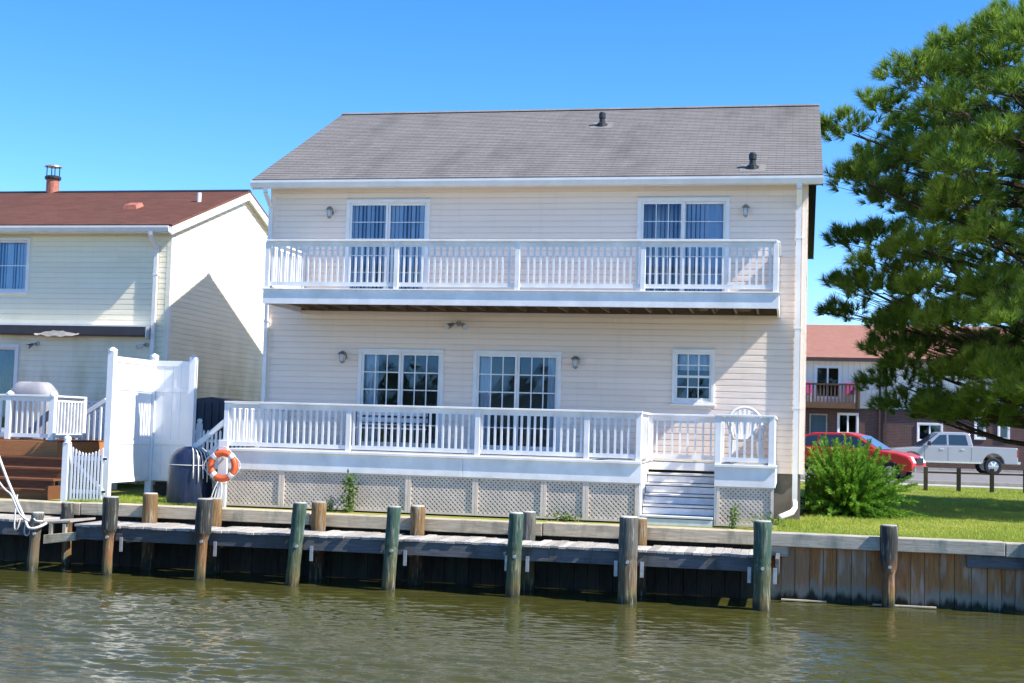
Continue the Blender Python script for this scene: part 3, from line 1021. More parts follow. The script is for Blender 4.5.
def make_baluster(parent_h, w=.036):
    m = MB().box(-w / 2, w / 2, -w / 2, w / 2, 0, parent_h)
    return m.mesh('baluster')
def railing(parent, p0, p1, zf, ztop, posts, mat='white', step=.116, pw=.09, cap=False, post_ends=True, bw=.036):
    """top rail, bottom rail, balusters between p0 and p1 (xy), posts given as fractions"""
    p0, p1 = Vector((*p0, 0)), Vector((*p1, 0))
    L = (p1 - p0).length
    d = (p1 - p0).normalized()
    MB().bar(p0 + Vector((0, 0, ztop - .02)), p1 + Vector((0, 0, ztop - .02)), .14, .036).build('top_rail', mat, parent, bevel=.005)
    MB().bar(p0 + Vector((0, 0, ztop - .085)), p1 + Vector((0, 0, ztop - .085)), .036, .085).build('under_rail', mat, parent)
    MB().bar(p0 + Vector((0, 0, zf + .085)), p1 + Vector((0, 0, zf + .085)), .038, .075).build('bottom_rail', mat, parent)
    for t in posts:
        q = p0.lerp(p1, t)
        MB().box(q.x - pw / 2, q.x + pw / 2, q.y - pw / 2, q.y + pw / 2, zf, ztop - .039).build('post', mat, parent, bevel=.005)
    h = ztop - zf - .17
    me = make_baluster(h, bw)
    me.materials.append(MAT[mat])
    n = int(L / step)
    for i in range(1, n):
        s = i * L / n
        if any(abs(s - t * L) < pw / 2 + .03 for t in posts):
            continue
        q = p0 + d * s
        o = place('baluster', me, (q.x, q.y - .0, zf + .08), parent)
        o.rotation_euler = (RN.uniform(-.004, .004), RN.uniform(-.006, .006), RN.uniform(-.05, .05))
def fr(a, b, xs):
    return [(x - a) / (b - a) for x in xs]
XL, XR = -9.96, -.52
railing(bal, (XL, BY + .045), (XR, BY + .045), 5.105, 6.02, fr(XL, XR, [XL + .02, -7.42, -5.14, -2.86, XR - .02]))
railing(bal, (XL + .02, BY + .10), (XL + .02, -.03), 5.105, 6.015, [.97])
railing(bal, (XR - .02, BY + .10), (XR - .02, -.03), 5.105, 6.015, [.97])

# wall lamps (things hung on the wall)
MAT['lamp_glass'] = simple('frosted_lamp_glass', (.55, .56, .58), .15, .1, 10)
MAT['lamp_metal'] = simple('tarnished_lamp_metal', (.30, .29, .28), .35, .3, 20, metal=.6)
def wall_lamp(x, z, label, s=1.0):
    t = thing('wall_lamp', label, 'lamp', (x, 0, z), 'lantern lamps on the beige wall')
    MB().tube([(x, -.018, z), (x, -.045, z)], .05 * s, 12).build('back_plate', 'lamp_metal', t)
    MB().tube([(x, -.04, z + .02), (x, -.09, z + .11), (x, -.14, z + .10)], .012, 6).build('arm', 'lamp_metal', t, smooth=True)
    MB().lathe([(.012, .12), (.05 * s, .095), (.08 * s, .05), (.072 * s, .045)], (x, -.14, z), 8).build('hood', 'lamp_metal', t)
    MB().lathe([(.035 * s, -.09), (.05 * s, -.05), (.052 * s, .0), (.045 * s, .045)], (x, -.14, z), 8).build('globe', 'lamp_glass', t)
    for k in range(4):
        a = math.pi / 4 + k * math.pi / 2
        MB().tube([(x + .042 * s * math.cos(a), -.14 + .042 * s * math.sin(a), z - .10), (x + .062 * s * math.cos(a), -.14 + .062 * s * math.sin(a), z + .045)], .006, 5).build('cage_bar', 'lamp_metal', t)
    MB().lathe([(.012, -.135), (.042 * s, -.105), (.045 * s, -.09)], (x, -.14, z), 8).build('finial', 'lamp_metal', t)
wall_lamp(-9.40, 6.84, 'small glass lantern lamp by the upper sliding door with drawn blinds')
wall_lamp(-1.14, 6.84, 'small glass lantern lamp by the upper sliding door with the dark screen')
wall_lamp(-9.02, 3.93, 'glass lantern lamp by the ground floor door near the house corner post', 1.25)
wall_lamp(-4.32, 3.91, 'glass lantern lamp with dark hood between the ground floor door and small window', 1.2)
def flood(x, y, z, label, col_='lamp_metal', dirs=((-1, -.5), (1, -.5))):
    t = thing('floodlight', label, 'lamp', (x, y, z))
    MB().tube([(x, y - .016, z), (x, y - .04, z)], .055, 12).build('base', 'lamp_metal', t)
    for sx, sz in dirs:
        a = Vector((x + sx * .03, y - .05, z))
        b = a + Vector((sx * .06, -.05, sz * .03))
        c = b + Vector((sx * .09, -.11, sz * .12))
        MB().tube([a, b], .012, 6).build('arm', 'lamp_metal', t)
        MB().tube([b, b.lerp(c, .5), c], [.03, .045, .062], 12).build('head', col_, t, smooth=False)
        MB().tube([c, c + (c - b) * .06], .055, 12).build('lens', 'lamp_glass', t)
flood(-6.68, 0, 4.63, 'twin head floodlight on the beige wall under the balcony')

# ------------------------------------------------------------------ lower deck with lattice skirt, notch and steps
deck = thing('lower_deck', 'white railed ground floor deck with lattice skirt and steps to the dock', 'deck', (-5.3, -1.5, GZ))
DZ = 2.10
NX0, NX1, NY = -2.70, -1.48, -1.80       # stair notch
y = -2.94
while y < -.05:
    y1 = min(y + .134, -.02)
    if y < NY:
        box('floor_board', 'floor_board', deck, -10.22, NX0, y, y1, DZ - .03, DZ)
        box('floor_board', 'floor_board', deck, NX1, -.5, y, y1, DZ - .03, DZ)
    else:
        box('floor_board', 'floor_board', deck, -10.22, -.5, y, y1, DZ - .03, DZ)
    y += .14
# fascia boards
for a, b in ((-10.24, -5.80), (-5.795, NX0)):
    MB().box(a, b, -3.0, -2.962, 1.735, 2.055).build('fascia_board', 'white', deck, bevel=.004)
MB().box(NX1, -.48, -3.0, -2.962, 1.735, 2.055).build('fascia_board', 'white', deck, bevel=.004)
for xx in (-10.24, -.518):
    MB().box(xx, xx + .038, -2.961, -.03, 1.735, 2.055).build('fascia_board', 'white', deck)
for xx in (NX0 - .04, NX1 + .002):
    MB().box(xx, xx + .038, -2.961, NY, GZ + .02, 2.055).build('stair_cheek', 'white', deck)
MB().box(NX0, NX1, NY - .03, NY, 1.95, 2.085).build('stair_header', 'white', deck)
for a, b in ((-10.27, NX0 + .0), (NX1, -.45)):
    MB().box(a, b, -3.04, -2.945, 2.056, 2.104).build('nosing', 'white', deck, bevel=.006)
# railings
xs = [-10.20, -7.90, -5.56, -3.65, NX0 - .06]
railing(deck, (-10.24, -2.955), (NX0, -2.955), DZ, 2.95, fr(-10.24, NX0, xs))
railing(deck, (NX1, -2.955), (-.5, -2.955), DZ, 2.94, fr(NX1, -.5, [NX1 + .05, -.55]), pw=.10)
railing(deck, (-10.2, -2.90), (-10.2, -.03), DZ, 2.945, [.5, .98])
railing(deck, (-.55, -2.90), (-.55, -.03), DZ, 2.935, [.5, .98])
railing(deck, (NX0 - .05, -2.88), (NX0 - .05, NY), DZ, 2.945, [.97], step=.13)
railing(deck, (NX1 + .05, -2.88), (NX1 + .05, NY), DZ, 2.935, [.97], step=.13)
railing(deck, (NX0, NY + .0), (NX1, NY + .0), DZ, 2.94, [.02, .98], step=.13, bw=.03)
# steps
MAT['step_white'] = simple('worn_step_paint', (.70, .68, .67), .55, .18, 5)
for i in range(5):
    zt = 1.90 - i * .172
    yb = NY - .035 - i * .235
    MB().box(NX0 + .012, NX1 - .012, yb - .265, yb, zt - .035, zt).build('tread', 'step_white', deck, bevel=.005)
    MB().box(NX0 + .014, NX1 - .014, yb - .25, yb - .232, zt - .158, zt - .052).build('riser', 'step_white', deck)
# lattice panels
def lattice(m, x0, x1, z0, z1, y, step=.082, w=.036, t=.006):
    for sgn, yy in ((1, y), (-1, y - t)):
        H = z1 - z0
        k = x0 - H if sgn > 0 else x0
        end = x1 if sgn > 0 else x1 + H
        while k < end:
            # strip along 45 degrees, clipped to the rectangle
            a = (max(k, x0), z0 + (max(k, x0) - k)) if sgn > 0 else (min(k, x1), z0 + (k - min(k, x1)))
            b = (min(k + H, x1), z0 + min(k + H, x1) - k) if sgn > 0 else (max(k - H, x0), z0 + (k - max(k - H, x0)))
            if abs(b[0] - a[0]) > .02:
                m.bar((a[0], yy, a[1]), (b[0], yy, b[1]), t, w, (0, 0, 1))
            k += step
    return m
def lattice_panel(parent, x0, x1, z0, z1, y, mat='lattice', fmat='lattice', step=.082):
    f = MB().box(x0, x0 + .05, y - .02, y + .0, z0, z1).box(x1 - .05, x1, y - .02, y + .0, z0, z1)
    f.box(x0 + .05, x1 - .05, y - .019, y, z0, z0 + .04).box(x0 + .05, x1 - .05, y - .019, y, z1 - .03, z1)
    P = f.build('lattice_panel', fmat, parent)
    lattice(MB(), x0 + .04, x1 - .04, z0 + .03, z1 - .02, y + .012, step).build('lattice_slats', mat, P, fix=False, kind='stuff')
    return P
px = [-10.22, -9.11, -6.77, -5.57, -4.37, -3.64, NX0 - .045]
for a, b in zip(px[:-1], px[1:]):
    lattice_panel(deck, a + .002, b - .002, GZ + .03, 1.734, -2.965)
lattice_panel(deck, NX1 + .045, -.50, GZ + .03, 1.734, -2.965)
for xx in (-8.7, -6.0, -3.3, -.7):
    for yy in (-2.6, -.8):
        box('footing_post', 'joist', deck, xx - .07, xx + .07, yy - .07, yy + .07, GZ - .1, 2.0)
for yy in (-2.85, -1.6, -.4):
    box('floor_beam', 'joist', deck, -10.1, NX0 - .1, yy - .03, yy + .03, 1.85, DZ - .031)
# sloping handrail of the side steps at the deck end
hs = thing('side_steps', 'pale blue grey side steps with slanting handrail beside the life ring', 'steps', (-10.8, -2.2, GZ))
for s in (-2.75, -1.75):
    MB().bar((-10.28, s, 2.62), (-11.25, s, 1.80), .05, .09).build('handrail', 'vinyl', hs, bevel=.004)
    box('post', 'vinyl', hs, -11.28, -11.20, s - .04, s + .04, GZ, 1.86, .004)
    MB().bar((-10.28, s, 1.98), (-11.35, s, 1.10), .04, .2).build('stringer', 'vinyl', hs)
for i in range(4):
    box('tread', 'step_white', hs, -10.56 - i * .25, -10.28 - i * .25, -2.72, -1.78, 1.86 - i * .205, 1.90 - i * .205, .004)

# ------------------------------------------------------------------ things on the deck
def plastic_chair(x, y, rz, label, mat):
    t = thing('plastic_chair', label, 'chair', (0, 0, 0))
    # seat
    MB().hexa([(-.24, -.24, .41), (.24, -.24, .41), (.22, .22, .38), (-.22, .22, .38), (-.25, -.25, .44), (.25, -.25, .44), (.22, .22, .41), (-.22, .22, .41)]).build('seat', mat, t, bevel=.012)
    for sx, sy in ((-1, -1), (1, -1), (-1, 1), (1, 1)):
        MB().hexa([(sx * .27 - .03, sy * .26 - .03, 0), (sx * .27 + .03, sy * .26 - .03, 0), (sx * .27 + .03, sy * .26 + .03, 0), (sx * .27 - .03, sy * .26 + .03, 0),
                   (sx * .23 - .04, sy * .21 - .04, .41), (sx * .23 + .04, sy * .21 - .04, .41), (sx * .23 + .04, sy * .21 + .04, .41), (sx * .23 - .04, sy * .21 + .04, .41)]).build('leg', mat, t)
    # fan back: arched top and slats
    arc = []
    for k in range(13):
        a = math.pi * (k / 12)
        arc.append((-.30 * math.cos(a), .27 + .06 * math.sin(a), .72 + .28 * math.sin(a)))
    MB().tube([(-.22, .22, .41)] + arc + [(.22, .22, .41)], .028, 8).build('back_frame', mat, t, smooth=True)
    for k in range(7):
        u = (k - 3) / 3
        MB().bar((u * .12, .225, .42), (u * .25, .31, .97 - .16 * u * u), .045, .012, (0, 1, 0)).build('back_slat', mat, t)
    for s in (-1, 1):
        MB().tube([(s * .27, .25, .66), (s * .31, .05, .65), (s * .30, -.2, .63), (s * .26, -.24, .42)], .026, 8).build('armrest', mat, t, smooth=True)
    t.location = (x, y, DZ)
    t.rotation_euler = (0, 0, rz)
    return t
MAT['plastic'] = simple('white_plastic', (.66, .65, .64), .35, .08, 5)
MAT['grey_plastic'] = simple('dark_grey_frame', (.06, .065, .07), .5, .2, 9)
plastic_chair(-1.02, -1.2, .15, 'white plastic armchair with rounded fan back behind the short deck railing', 'plastic')
pb = thing('deck_bench', 'white slatted bench with dark legs on the deck below the lower sliding door mirroring trees', 'bench', (-8.0, -.9, DZ))
for k in range(3):
    box('seat_slat', 'plastic', pb, -8.6, -7.1, -1.05 + k * .14, -.93 + k * .14, DZ + .42, DZ + .45, .004)
for k in range(2):
    box('back_slat', 'plastic', pb, -8.6, -7.1, -.62, -.59, DZ + .55 + k * .13, DZ + .64 + k * .13, .004)
for xx in (-8.55, -7.15):
    box('leg', 'grey_plastic', pb, xx - .03, xx + .03, -1.04, -.98, DZ, DZ + .419)
    box('leg', 'grey_plastic', pb, xx - .03, xx + .03, -.659, -.621, DZ, DZ + .8)

# ------------------------------------------------------------------ life ring on its stand, covered grill
MAT['orange'] = simple('life_ring_orange', (.78, .13, .035), .45, .12, 6)
MAT['ring_white'] = simple('life_ring_band', (.74, .72, .70), .5, .1, 6)
lx, ly, lz = -10.02, -3.48, 1.80
rs = thing('ring_stand', 'white painted board holding the orange life ring by the lattice', 'post', (lx - .06, ly + .15, GZ))
box('board', 'white', rs, lx - .15, lx + .02, ly + .12, ly + .17, GZ, 2.25, .006)
box('hook', 'steel', rs, lx - .06, lx - .02, ly - .10, ly + .119, lz + .12, lz + .145)
ring = thing('life_ring', 'orange life ring with white bands hanging on the white board', 'life ring', (lx, ly, lz - .3))
Rr, rr = .225, .062
def torus_arc(a0, a1, r, n):
    return [(lx + Rr * math.cos(a0 + (a1 - a0) * k / n), ly, lz + Rr * math.sin(a0 + (a1 - a0) * k / n)) for k in range(n + 1)], r
for q in range(4):
    a = math.radians(45 + 90 * q)
    P, r = torus_arc(a + .16, a + math.pi / 2 - .16, rr, 12)
    MB().tube(P, r, 12).build('float_segment', 'orange', ring, smooth=True)
    P, r = torus_arc(a - .165, a + .165, rr * 1.04, 5)
    MB().tube(P, r, 12).build('band', 'ring_white', ring, smooth=True)
rp = []
for k in range(33):
    a = 2 * math.pi * k / 32
    q = Rr + .085 + .03 * math.cos(4 * a)
    rp.append((lx + q * math.cos(a), ly - .03, lz + q * math.sin(a)))
MB().tube(rp, .008, 5).build('grab_line', 'rope', ring, smooth=True)
rope('hanging_rope', [(lx - .05, ly - .08, lz - .28), (lx - .12, ly - .09, lz - .45), (lx - .16, ly - .08, lz - .62), (lx - .08, ly - .09, lz - .68), (lx - .03, ly - .09, lz - .5), (lx + .02, ly - .09, lz - .3), (lx + .03, ly - .09, lz - .5), (lx - .02, ly - .1, lz - .66), (lx - .09, ly - .1, lz - .6), (lx - .06, ly - .08, lz - .4)], .013, 'bundle of white line hanging under the orange life ring')
# dark tarp covered grill
MAT['tarp'] = simple('navy_tarp', (.018, .026, .06), .35, .35, 5, bmp=.4, stretch=(4, 4, .6))
gc = thing('covered_grill', 'navy tarp covered dome shaped grill standing by the seawall cap', 'grill', (-10.98, -2.75, GZ))
vs, fs = [], []
prof = [(.42, 0.0), (.44, .12), (.43, .45), (.42, .72), (.38, .88), (.29, .98), (.15, 1.04), (.02, 1.05)]
nseg = 28
for r, z in prof:
    for k in range(nseg):
        a = 2 * math.pi * k / nseg
        fold = 1 + (.05 * math.sin(a * 7 + z * 2) + .03 * math.sin(a * 11)) * (1 - z * .75)
        vs.append((-10.98 + r * fold * math.cos(a) * .92, -2.72 + r * fold * math.sin(a) * .75, GZ + .005 + z))
for i in range(len(prof) - 1):
    for k in range(nseg):
        fs.append((i * nseg + k, i * nseg + (k + 1) % nseg, (i + 1) * nseg + (k + 1) % nseg, (i + 1) * nseg + k))
fs.append(tuple((len(prof) - 1) * nseg + k for k in range(nseg)))
MB().add(vs, fs).build('tarp', 'tarp', gc, smooth=True)
pts = [(-10.98 + .435 * math.cos(2 * math.pi * k / 24) * .92, -2.72 + .435 * math.sin(2 * math.pi * k / 24) * .75, GZ + .72) for k in range(25)]
MB().tube(pts, .008, 5).build('tie_cord', 'rope', gc, smooth=True)

for k in range(6):
    a = math.radians(-62 + k * 13)
    P = [(-10.98 + q * math.cos(a) * .92, -2.72 + q * math.sin(a) * .75, GZ + z) for q, z in ((.20, 1.045), (.36, .95), (.435, .80), (.465, .62 - .05 * (k % 3)), (.47, .48 - .06 * (k % 2)))]
    MB().tube(P, .012, 5).build('cord', 'rope', gc, smooth=True)

# ------------------------------------------------------------------ plants against the lattice
def leaf_cloud(centres, n, size, spread):
    out = []
    for c in centres:
        c = np.array(c)
        for _ in range(n):
            p = c + NP.normal(size=3) * np.array(spread)
            a = NP.normal(size=3); a /= np.linalg.norm(a)
            b = np.cross(a, NP.normal(size=3)); b /= np.linalg.norm(b)
            s = size * NP.uniform(.6, 1.2)
            out += [p - a * s, p + b * s * .42, p + a * s, p - b * s * .42]
    return np.array(out)
def weed(x, y, h, w, n, label, size=.045):
    t = thing('leafy_plant', label, 'plant', (x, y, GZ))
    for k in range(4):
        tip = (x + RN.uniform(-w, w) * .7, y - .02 + RN.uniform(-.04, .04), GZ + h * RN.uniform(.7, 1))
        MB().tube([(x + RN.uniform(-.03, .03), y, GZ), ((x + tip[0]) / 2, y, GZ + h * .5), tip], [.008, .006, .003], 5).build('stem', 'leaf', t)
    cs = [(x + RN.uniform(-w, w) * (1 - .5 * i / 14), y + RN.uniform(-.05, .05), GZ + h * (.08 + .92 * i / 14)) for i in range(15)]
    V = leaf_cloud(cs, n, size, (w * .35, .05, .05))
    V[:, 2] = np.maximum(V[:, 2], GZ + .005)
    tri_mesh('foliage', V - np.array([x, y, GZ]), 'leaf', t, (x, y, GZ), 'stuff', per=4)
    return t
weed(-7.80, -3.14, .62, .12, 16, 'small leafy vine climbing the lattice between two dock posts')
weed(-8.12, -3.15, .24, .10, 6, 'low weeds at the lattice foot beside the leafy vine', .03)
weed(-3.95, -3.14, .13, .30, 8, 'low weeds along the bottom of the narrow lattice panel', .035)
weed(-1.15, -3.16, .34, .08, 6, 'thin yellow green weed before the lattice right of the white steps', .04)
weed(-.62, -3.2, .22, .22, 8, 'low weed clump at the deck corner next to the downspout foot', .04)

# ------------------------------------------------------------------ neighbour's side: house
NXW, NYF = -14.6, 3.6
nh = thing('neighbour_house', 'pale yellow sided house with red brown roof on the far side of the privacy fence', 'house', (-19.0, 7.8, GZ))
NEZ, NRZ, ND = 7.17, 8.66, 8.4
nopen = [(-20.2, -18.24, 5.49, 6.85), (-20.2, -18.40, 2.13, 4.28)]
nw = wall_cells(MB(), -24, NXW, GZ - .1, NEZ, nopen, NYF + .004, NYF + .16).build('front_wall', 'siding_yellow', nh)
siding(nw, (0, NYF, 0), (1, 0, 0), (0, -1, 0), -24, NXW - .09, 1.15, NEZ, nopen, 'siding_yellow', ch=.125)
MB().box(NXW - .09, NXW, NYF - .02, NYF + .001, 1.1, NEZ).build('corner_post', 'siding_yellow', nw)
nsl = (NRZ - NEZ) / (ND / 2)
def ngable(z):
    d = max(0, z - NEZ) / nsl
    return (d, ND - d) if z > NEZ else (0.09, ND)
pl = [(NYF + .16, GZ - .1), (NYF + ND, GZ - .1), (NYF + ND, NEZ), (NYF + ND / 2, NRZ - .05), (NYF + .16, NEZ + .03)]
nsw = MB().prism(pl, NXW - .15, NXW - .004, 'x').build('side_wall', 'siding_yellow', nh)
siding(nsw, (NXW, NYF, 0), (0, 1, 0), (1, 0, 0), 0, ND, 1.15, NRZ - .08, [], 'siding_yellow', ch=.125, top=ngable, seam=4.2)
MB().box(NXW, NXW + .02, NYF - .02, NYF + .09, 1.1, NEZ).build('corner_post', 'trim', nsw)
box('rear_wall', 'siding_yellow', nh, -24, NXW - .15, NYF + ND - .15, NYF + ND, GZ, NEZ)
box('far_wall', 'siding_yellow', nh, -24.15, -24, NYF, NYF + ND, GZ, NEZ)
box('partition', 'interior', nh, -23.9, NXW - .2, NYF + 2.5, NYF + 2.6, GZ, NEZ)
nze = NEZ - .33 * nsl
nroof = shingle_roof('roof', nh, 'roof_red', -24.3, NXW + .16, NYF - .33, nze + .02, NYF + ND / 2, NRZ)
shingle_roof('rear_slope', nroof, 'roof_red', -24.3, NXW + .16, NYF + ND + .33, nze + .02, NYF + ND / 2, NRZ)
MB().prism([(NYF + ND / 2 - .13, NRZ + .03), (NYF + ND / 2, NRZ + .09), (NYF + ND / 2 + .13, NRZ + .03), (NYF + ND / 2, NRZ + .035)], -24.3, NXW + .16, 'x').build('ridge_cap', 'dark', nroof)
for ya in (NYF - .33, NYF + ND + .33):
    yb_ = NYF + ND / 2
    xa, xb = NXW + .13, NXW + .157
    MB().hexa([(xa, ya, nze - .17), (xb, ya, nze - .17), (xb, yb_, NRZ - .19), (xa, yb_, NRZ - .19), (xa, ya, nze + .015), (xb, ya, nze + .015), (xb, yb_, NRZ - .005), (xa, yb_, NRZ - .005)]).build('rake_board', 'trim', nh)
    MB().hexa([(NXW, ya, nze - .12), (xa, ya, nze - .12), (xa, yb_, NRZ - .14), (NXW, yb_, NRZ - .14), (NXW, ya, nze - .10), (xa, ya, nze - .10), (xa, yb_, NRZ - .12), (NXW, yb_, NRZ - .12)]).build('rake_soffit', 'trim', nh)
gp = [(NYF - .34 + a, nze + .02 + b) for a, b in ((-.002, -.13), (-.002, 0), (-.015, 0), (-.015, -.11), (-.07, -.11), (-.105, -.03), (-.105, .005), (-.125, .005), (-.125, -.04), (-.085, -.13))]
MB().prism(gp, -24.2, NXW + .12, 'x').build('gutter', 'trim', nh)
MB().box(-24.2, NXW, NYF - .31, NYF, nze - .06, nze - .045).build('soffit', 'trim', nh)
MB().box(-24.2, NXW + .12, NYF - .338, NYF - .312, nze - .14, nze + .015).build('fascia', 'trim', nh)
downspout(nh, -14.93, NYF - .075, nze - .10, 1.15, ((-14.93, NYF - .3, 1.2), (-14.93, NYF - .6, 1.12)), w=.09)
F = glazed(nh, 'window', *nopen[0], NYF, 1, 2, sashes=2, fwid=.07)
blinds(F, -20.1, -18.3, 5.55, 6.8, NYF + .17, .35)
F = glazed(nh, 'glass_door', *nopen[1], NYF, 1, 1, sashes=2, fwid=.09)
MAT['green_drape'] = simple('dark_green_drape', (.02, .05, .05), .8, .3, 4)
curtain(F, -19.2, -18.5, 2.2, 4.2, NYF + .2, mat='green_drape', pitch_=.2)
# flue, vents
fx, fy = -20.22, NYF + ND / 2
MAT['flue'] = simple('rust_red_flue', (.40, .14, .09), .6, .3, 10)
fl = MB().lathe([(.17, -.15), (.17, .42), (.16, .43)], (fx, fy, NRZ), 14).build('flue', 'flue', nroof)
MB().lathe([(.21, .40), (.22, .43), (.22, .48), (.18, .50)], (fx, fy, NRZ), 14).build('flue_collar', 'dark', nroof)
for k in range(4):
    a = math.pi / 4 + k * math.pi / 2
    MB().tube([(fx + .17 * math.cos(a), fy + .17 * math.sin(a), NRZ + .49), (fx + .17 * math.cos(a), fy + .17 * math.sin(a), NRZ + .76)], .014, 6).build('cap_strut', 'dark', nroof)
MB().lathe([(.24, .75), (.23, .77), (.02, .84)], (fx, fy, NRZ), 14).build('flue_cap', 'steel', nroof)
def nrz(y):
    return NEZ + (y - NYF) * nsl + .05
MB().hexa([(-16.75, 5.2, nrz(5.2)), (-16.35, 5.2, nrz(5.2)), (-16.35, 5.6, nrz(5.6)), (-16.75, 5.6, nrz(5.6)), (-16.7, 5.22, nrz(5.2) + .13), (-16.4, 5.22, nrz(5.2) + .13), (-16.4, 5.55, nrz(5.6) + .10), (-16.7, 5.55, nrz(5.6) + .10)]).build('box_vent', 'flue', nroof)
MB().lathe([(.055, -.1), (.055, .24)], (-15.15, 6.2, nrz(6.2)), 12).build('vent_pipe', 'vinyl', nroof)
# awning cassette with torn flap
MAT['awning_case'] = simple('dark_awning_case', (.045, .04, .045), .5, .25, 3)
aw = thing('awning', 'long dark retracted awning case with a torn pale flap on the yellow wall', 'awning', (-18.0, NYF - .15, 4.5))
box('case', 'awning_case', aw, -22.0, -15.02, NYF - .30, NYF - .02, 4.50, 4.72, .02)
box('top_flashing', 'trim', aw, -22.0, -15.02, NYF - .30, NYF - .016, 4.721, 4.755)
box('end_bracket', 'steel', aw, -15.015, -14.99, NYF - .30, NYF - .016, 4.44, 4.76, .004)
vs, fs = [], []
for i in range(15):
    xx = -17.85 + i * .083
    lo_ = 4.50 - .02 * math.sin(i * 1.7) - (.03 if 2 < i < 12 else .0)
    hi_ = 4.50 + .10 * math.sin(math.pi * i / 14) + .012 * math.sin(i * 2.3)
    vs += [(xx, NYF - .325, lo_), (xx, NYF - .31, max(hi_, lo_ + .03)), (xx, NYF - .305, lo_ + .004)]
    if i:
        a, b = 3 * (i - 1), 3 * i
        fs += [(a, b, b + 1, a + 1), (a + 1, b + 1, b + 2, a + 2), (a + 2, b + 2, b, a)]
MAT['canvas'] = simple('torn_canvas', (.56, .50, .42), .9, .25, 12)
MB().add(vs, fs).build('torn_flap', 'canvas', aw)
flood(-17.92, NYF, 4.30, 'floodlight beside the dark glass door under the retracted awning', dirs=((-.8, -.6),))
flood(-15.10, NYF, 4.32, 'floodlight near the wide corner downspout under the awning end', 'vinyl', dirs=((-.8, -.5),))

# ------------------------------------------------------------------ neighbour's deck, steps, gate, privacy fence
ndk = thing('neighbour_deck', 'raised deck with white railing, orange brown fascia and brown steps', 'deck', (-17.5, .8, GZ))
y = -1.98
while y < 3.4:
    box('floor_board', 'brown_deck', ndk, -22, -14.08, y, y + .134, 2.08, 2.115)
    y += .14
box('fascia_board', 'orange_deck', ndk, -22, -14.06, -2.03, -1.99, 1.80, 2.10, .005)
box('fascia_board', 'orange_deck', ndk, -14.10, -14.062, -1.989, 3.4, 1.80, 2.078)
railing(ndk, (-20, -1.92), (-14.20, -1.92), 2.115, 2.99, fr(-20, -14.20, [-17.9, -16.2, -15.18, -14.25]), 'vinyl', pw=.11)
railing(ndk, (-14.25, -1.86), (-14.25, -.75), 2.115, 2.99, [.98], 'vinyl', pw=.11)
for xx in (-15.18, -14.25):
    MB().lathe([(.085, 0), (.085, .02), (.05, .05), (.01, .07)], (xx, -1.92, 2.992), 4).build('post_cap', 'vinyl', ndk)
for xx in (-20, -17, -14.2):
    box('footing_post', 'brown_deck', ndk, xx - .06, xx + .06, -1.9, -1.78, GZ, 2.08)
lattice_panel(ndk, -15.9, -14.2, 1.62, 1.80, -1.93, mat='lattice', fmat='brown_deck')
for i in range(4):
    z = 1.80 - i * .19
    yb = -2.06 - i * .27
    box('tread', 'brown_deck', ndk, -16.2, -13.60, yb - .30, yb, z - .04, z, .004)
    box('riser', 'brown_deck', ndk, -16.2, -13.60, yb - .275, yb - .25, z - .19, z - .041)
box('step_stringer', 'brown_deck', ndk, -13.598, -13.56, -3.2, -2.05, GZ, 1.30)
lp = thing('lattice_screen', 'white lattice screen with slanting stair rail beyond the picket gate', 'screen', (-15.0, 1.0, GZ))
lattice_panel(lp, -15.7, -14.45, 2.05, 2.93, 1.0, mat='vinyl', fmat='vinyl', step=.11)
for xx in (-15.72, -14.42):
    box('post', 'vinyl', lp, xx - .04, xx + .04, .97, 1.06, GZ, 2.95)
MB().bar((-14.75, -.2, 2.50), (-14.05, -.2, 2.95), .06, .09).build('stair_rail', 'vinyl', lp, bevel=.005)
for k in range(5):
    box('stair_baluster', 'vinyl', lp, -14.7 + k * .13, -14.66 + k * .13, -.22, -.18, 1.6, 2.50 + k * .084)
# covered barbecue on the neighbour's deck
MAT['grey_cover'] = simple('grey_cover_fabric', (.30, .29, .31), .7, .15, 5, bmp=.2)
bb = thing('covered_barbecue', 'grey fabric covered barbecue behind the white deck railing', 'barbecue', (-15.0, -1.3, 2.115))
vs, fs = [], []
prof = [(0, .56, .34), (.6, .54, .32), (.90, .53, .31), (.96, .50, .30), (1.10, .36, .25), (1.13, .30, .18), (1.135, .05, .03)]
for z, a, b in prof:
    for k in range(24):
        t = 2 * math.pi * k / 24
        c, s = math.cos(t), math.sin(t)
        q = (abs(c) ** 4 + abs(s) ** 4) ** -.25
        vs.append((-15.05 + a * c * q * .9, -1.3 + b * s * q * .9, 2.117 + z + .01 * math.sin(t * 5)))
for i in range(len(prof) - 1):
    for k in range(24):
        fs.append((i * 24 + k, i * 24 + (k + 1) % 24, (i + 1) * 24 + (k + 1) % 24, (i + 1) * 24 + k))
MB().add(vs, fs).build('cover', 'grey_cover', bb, smooth=True)
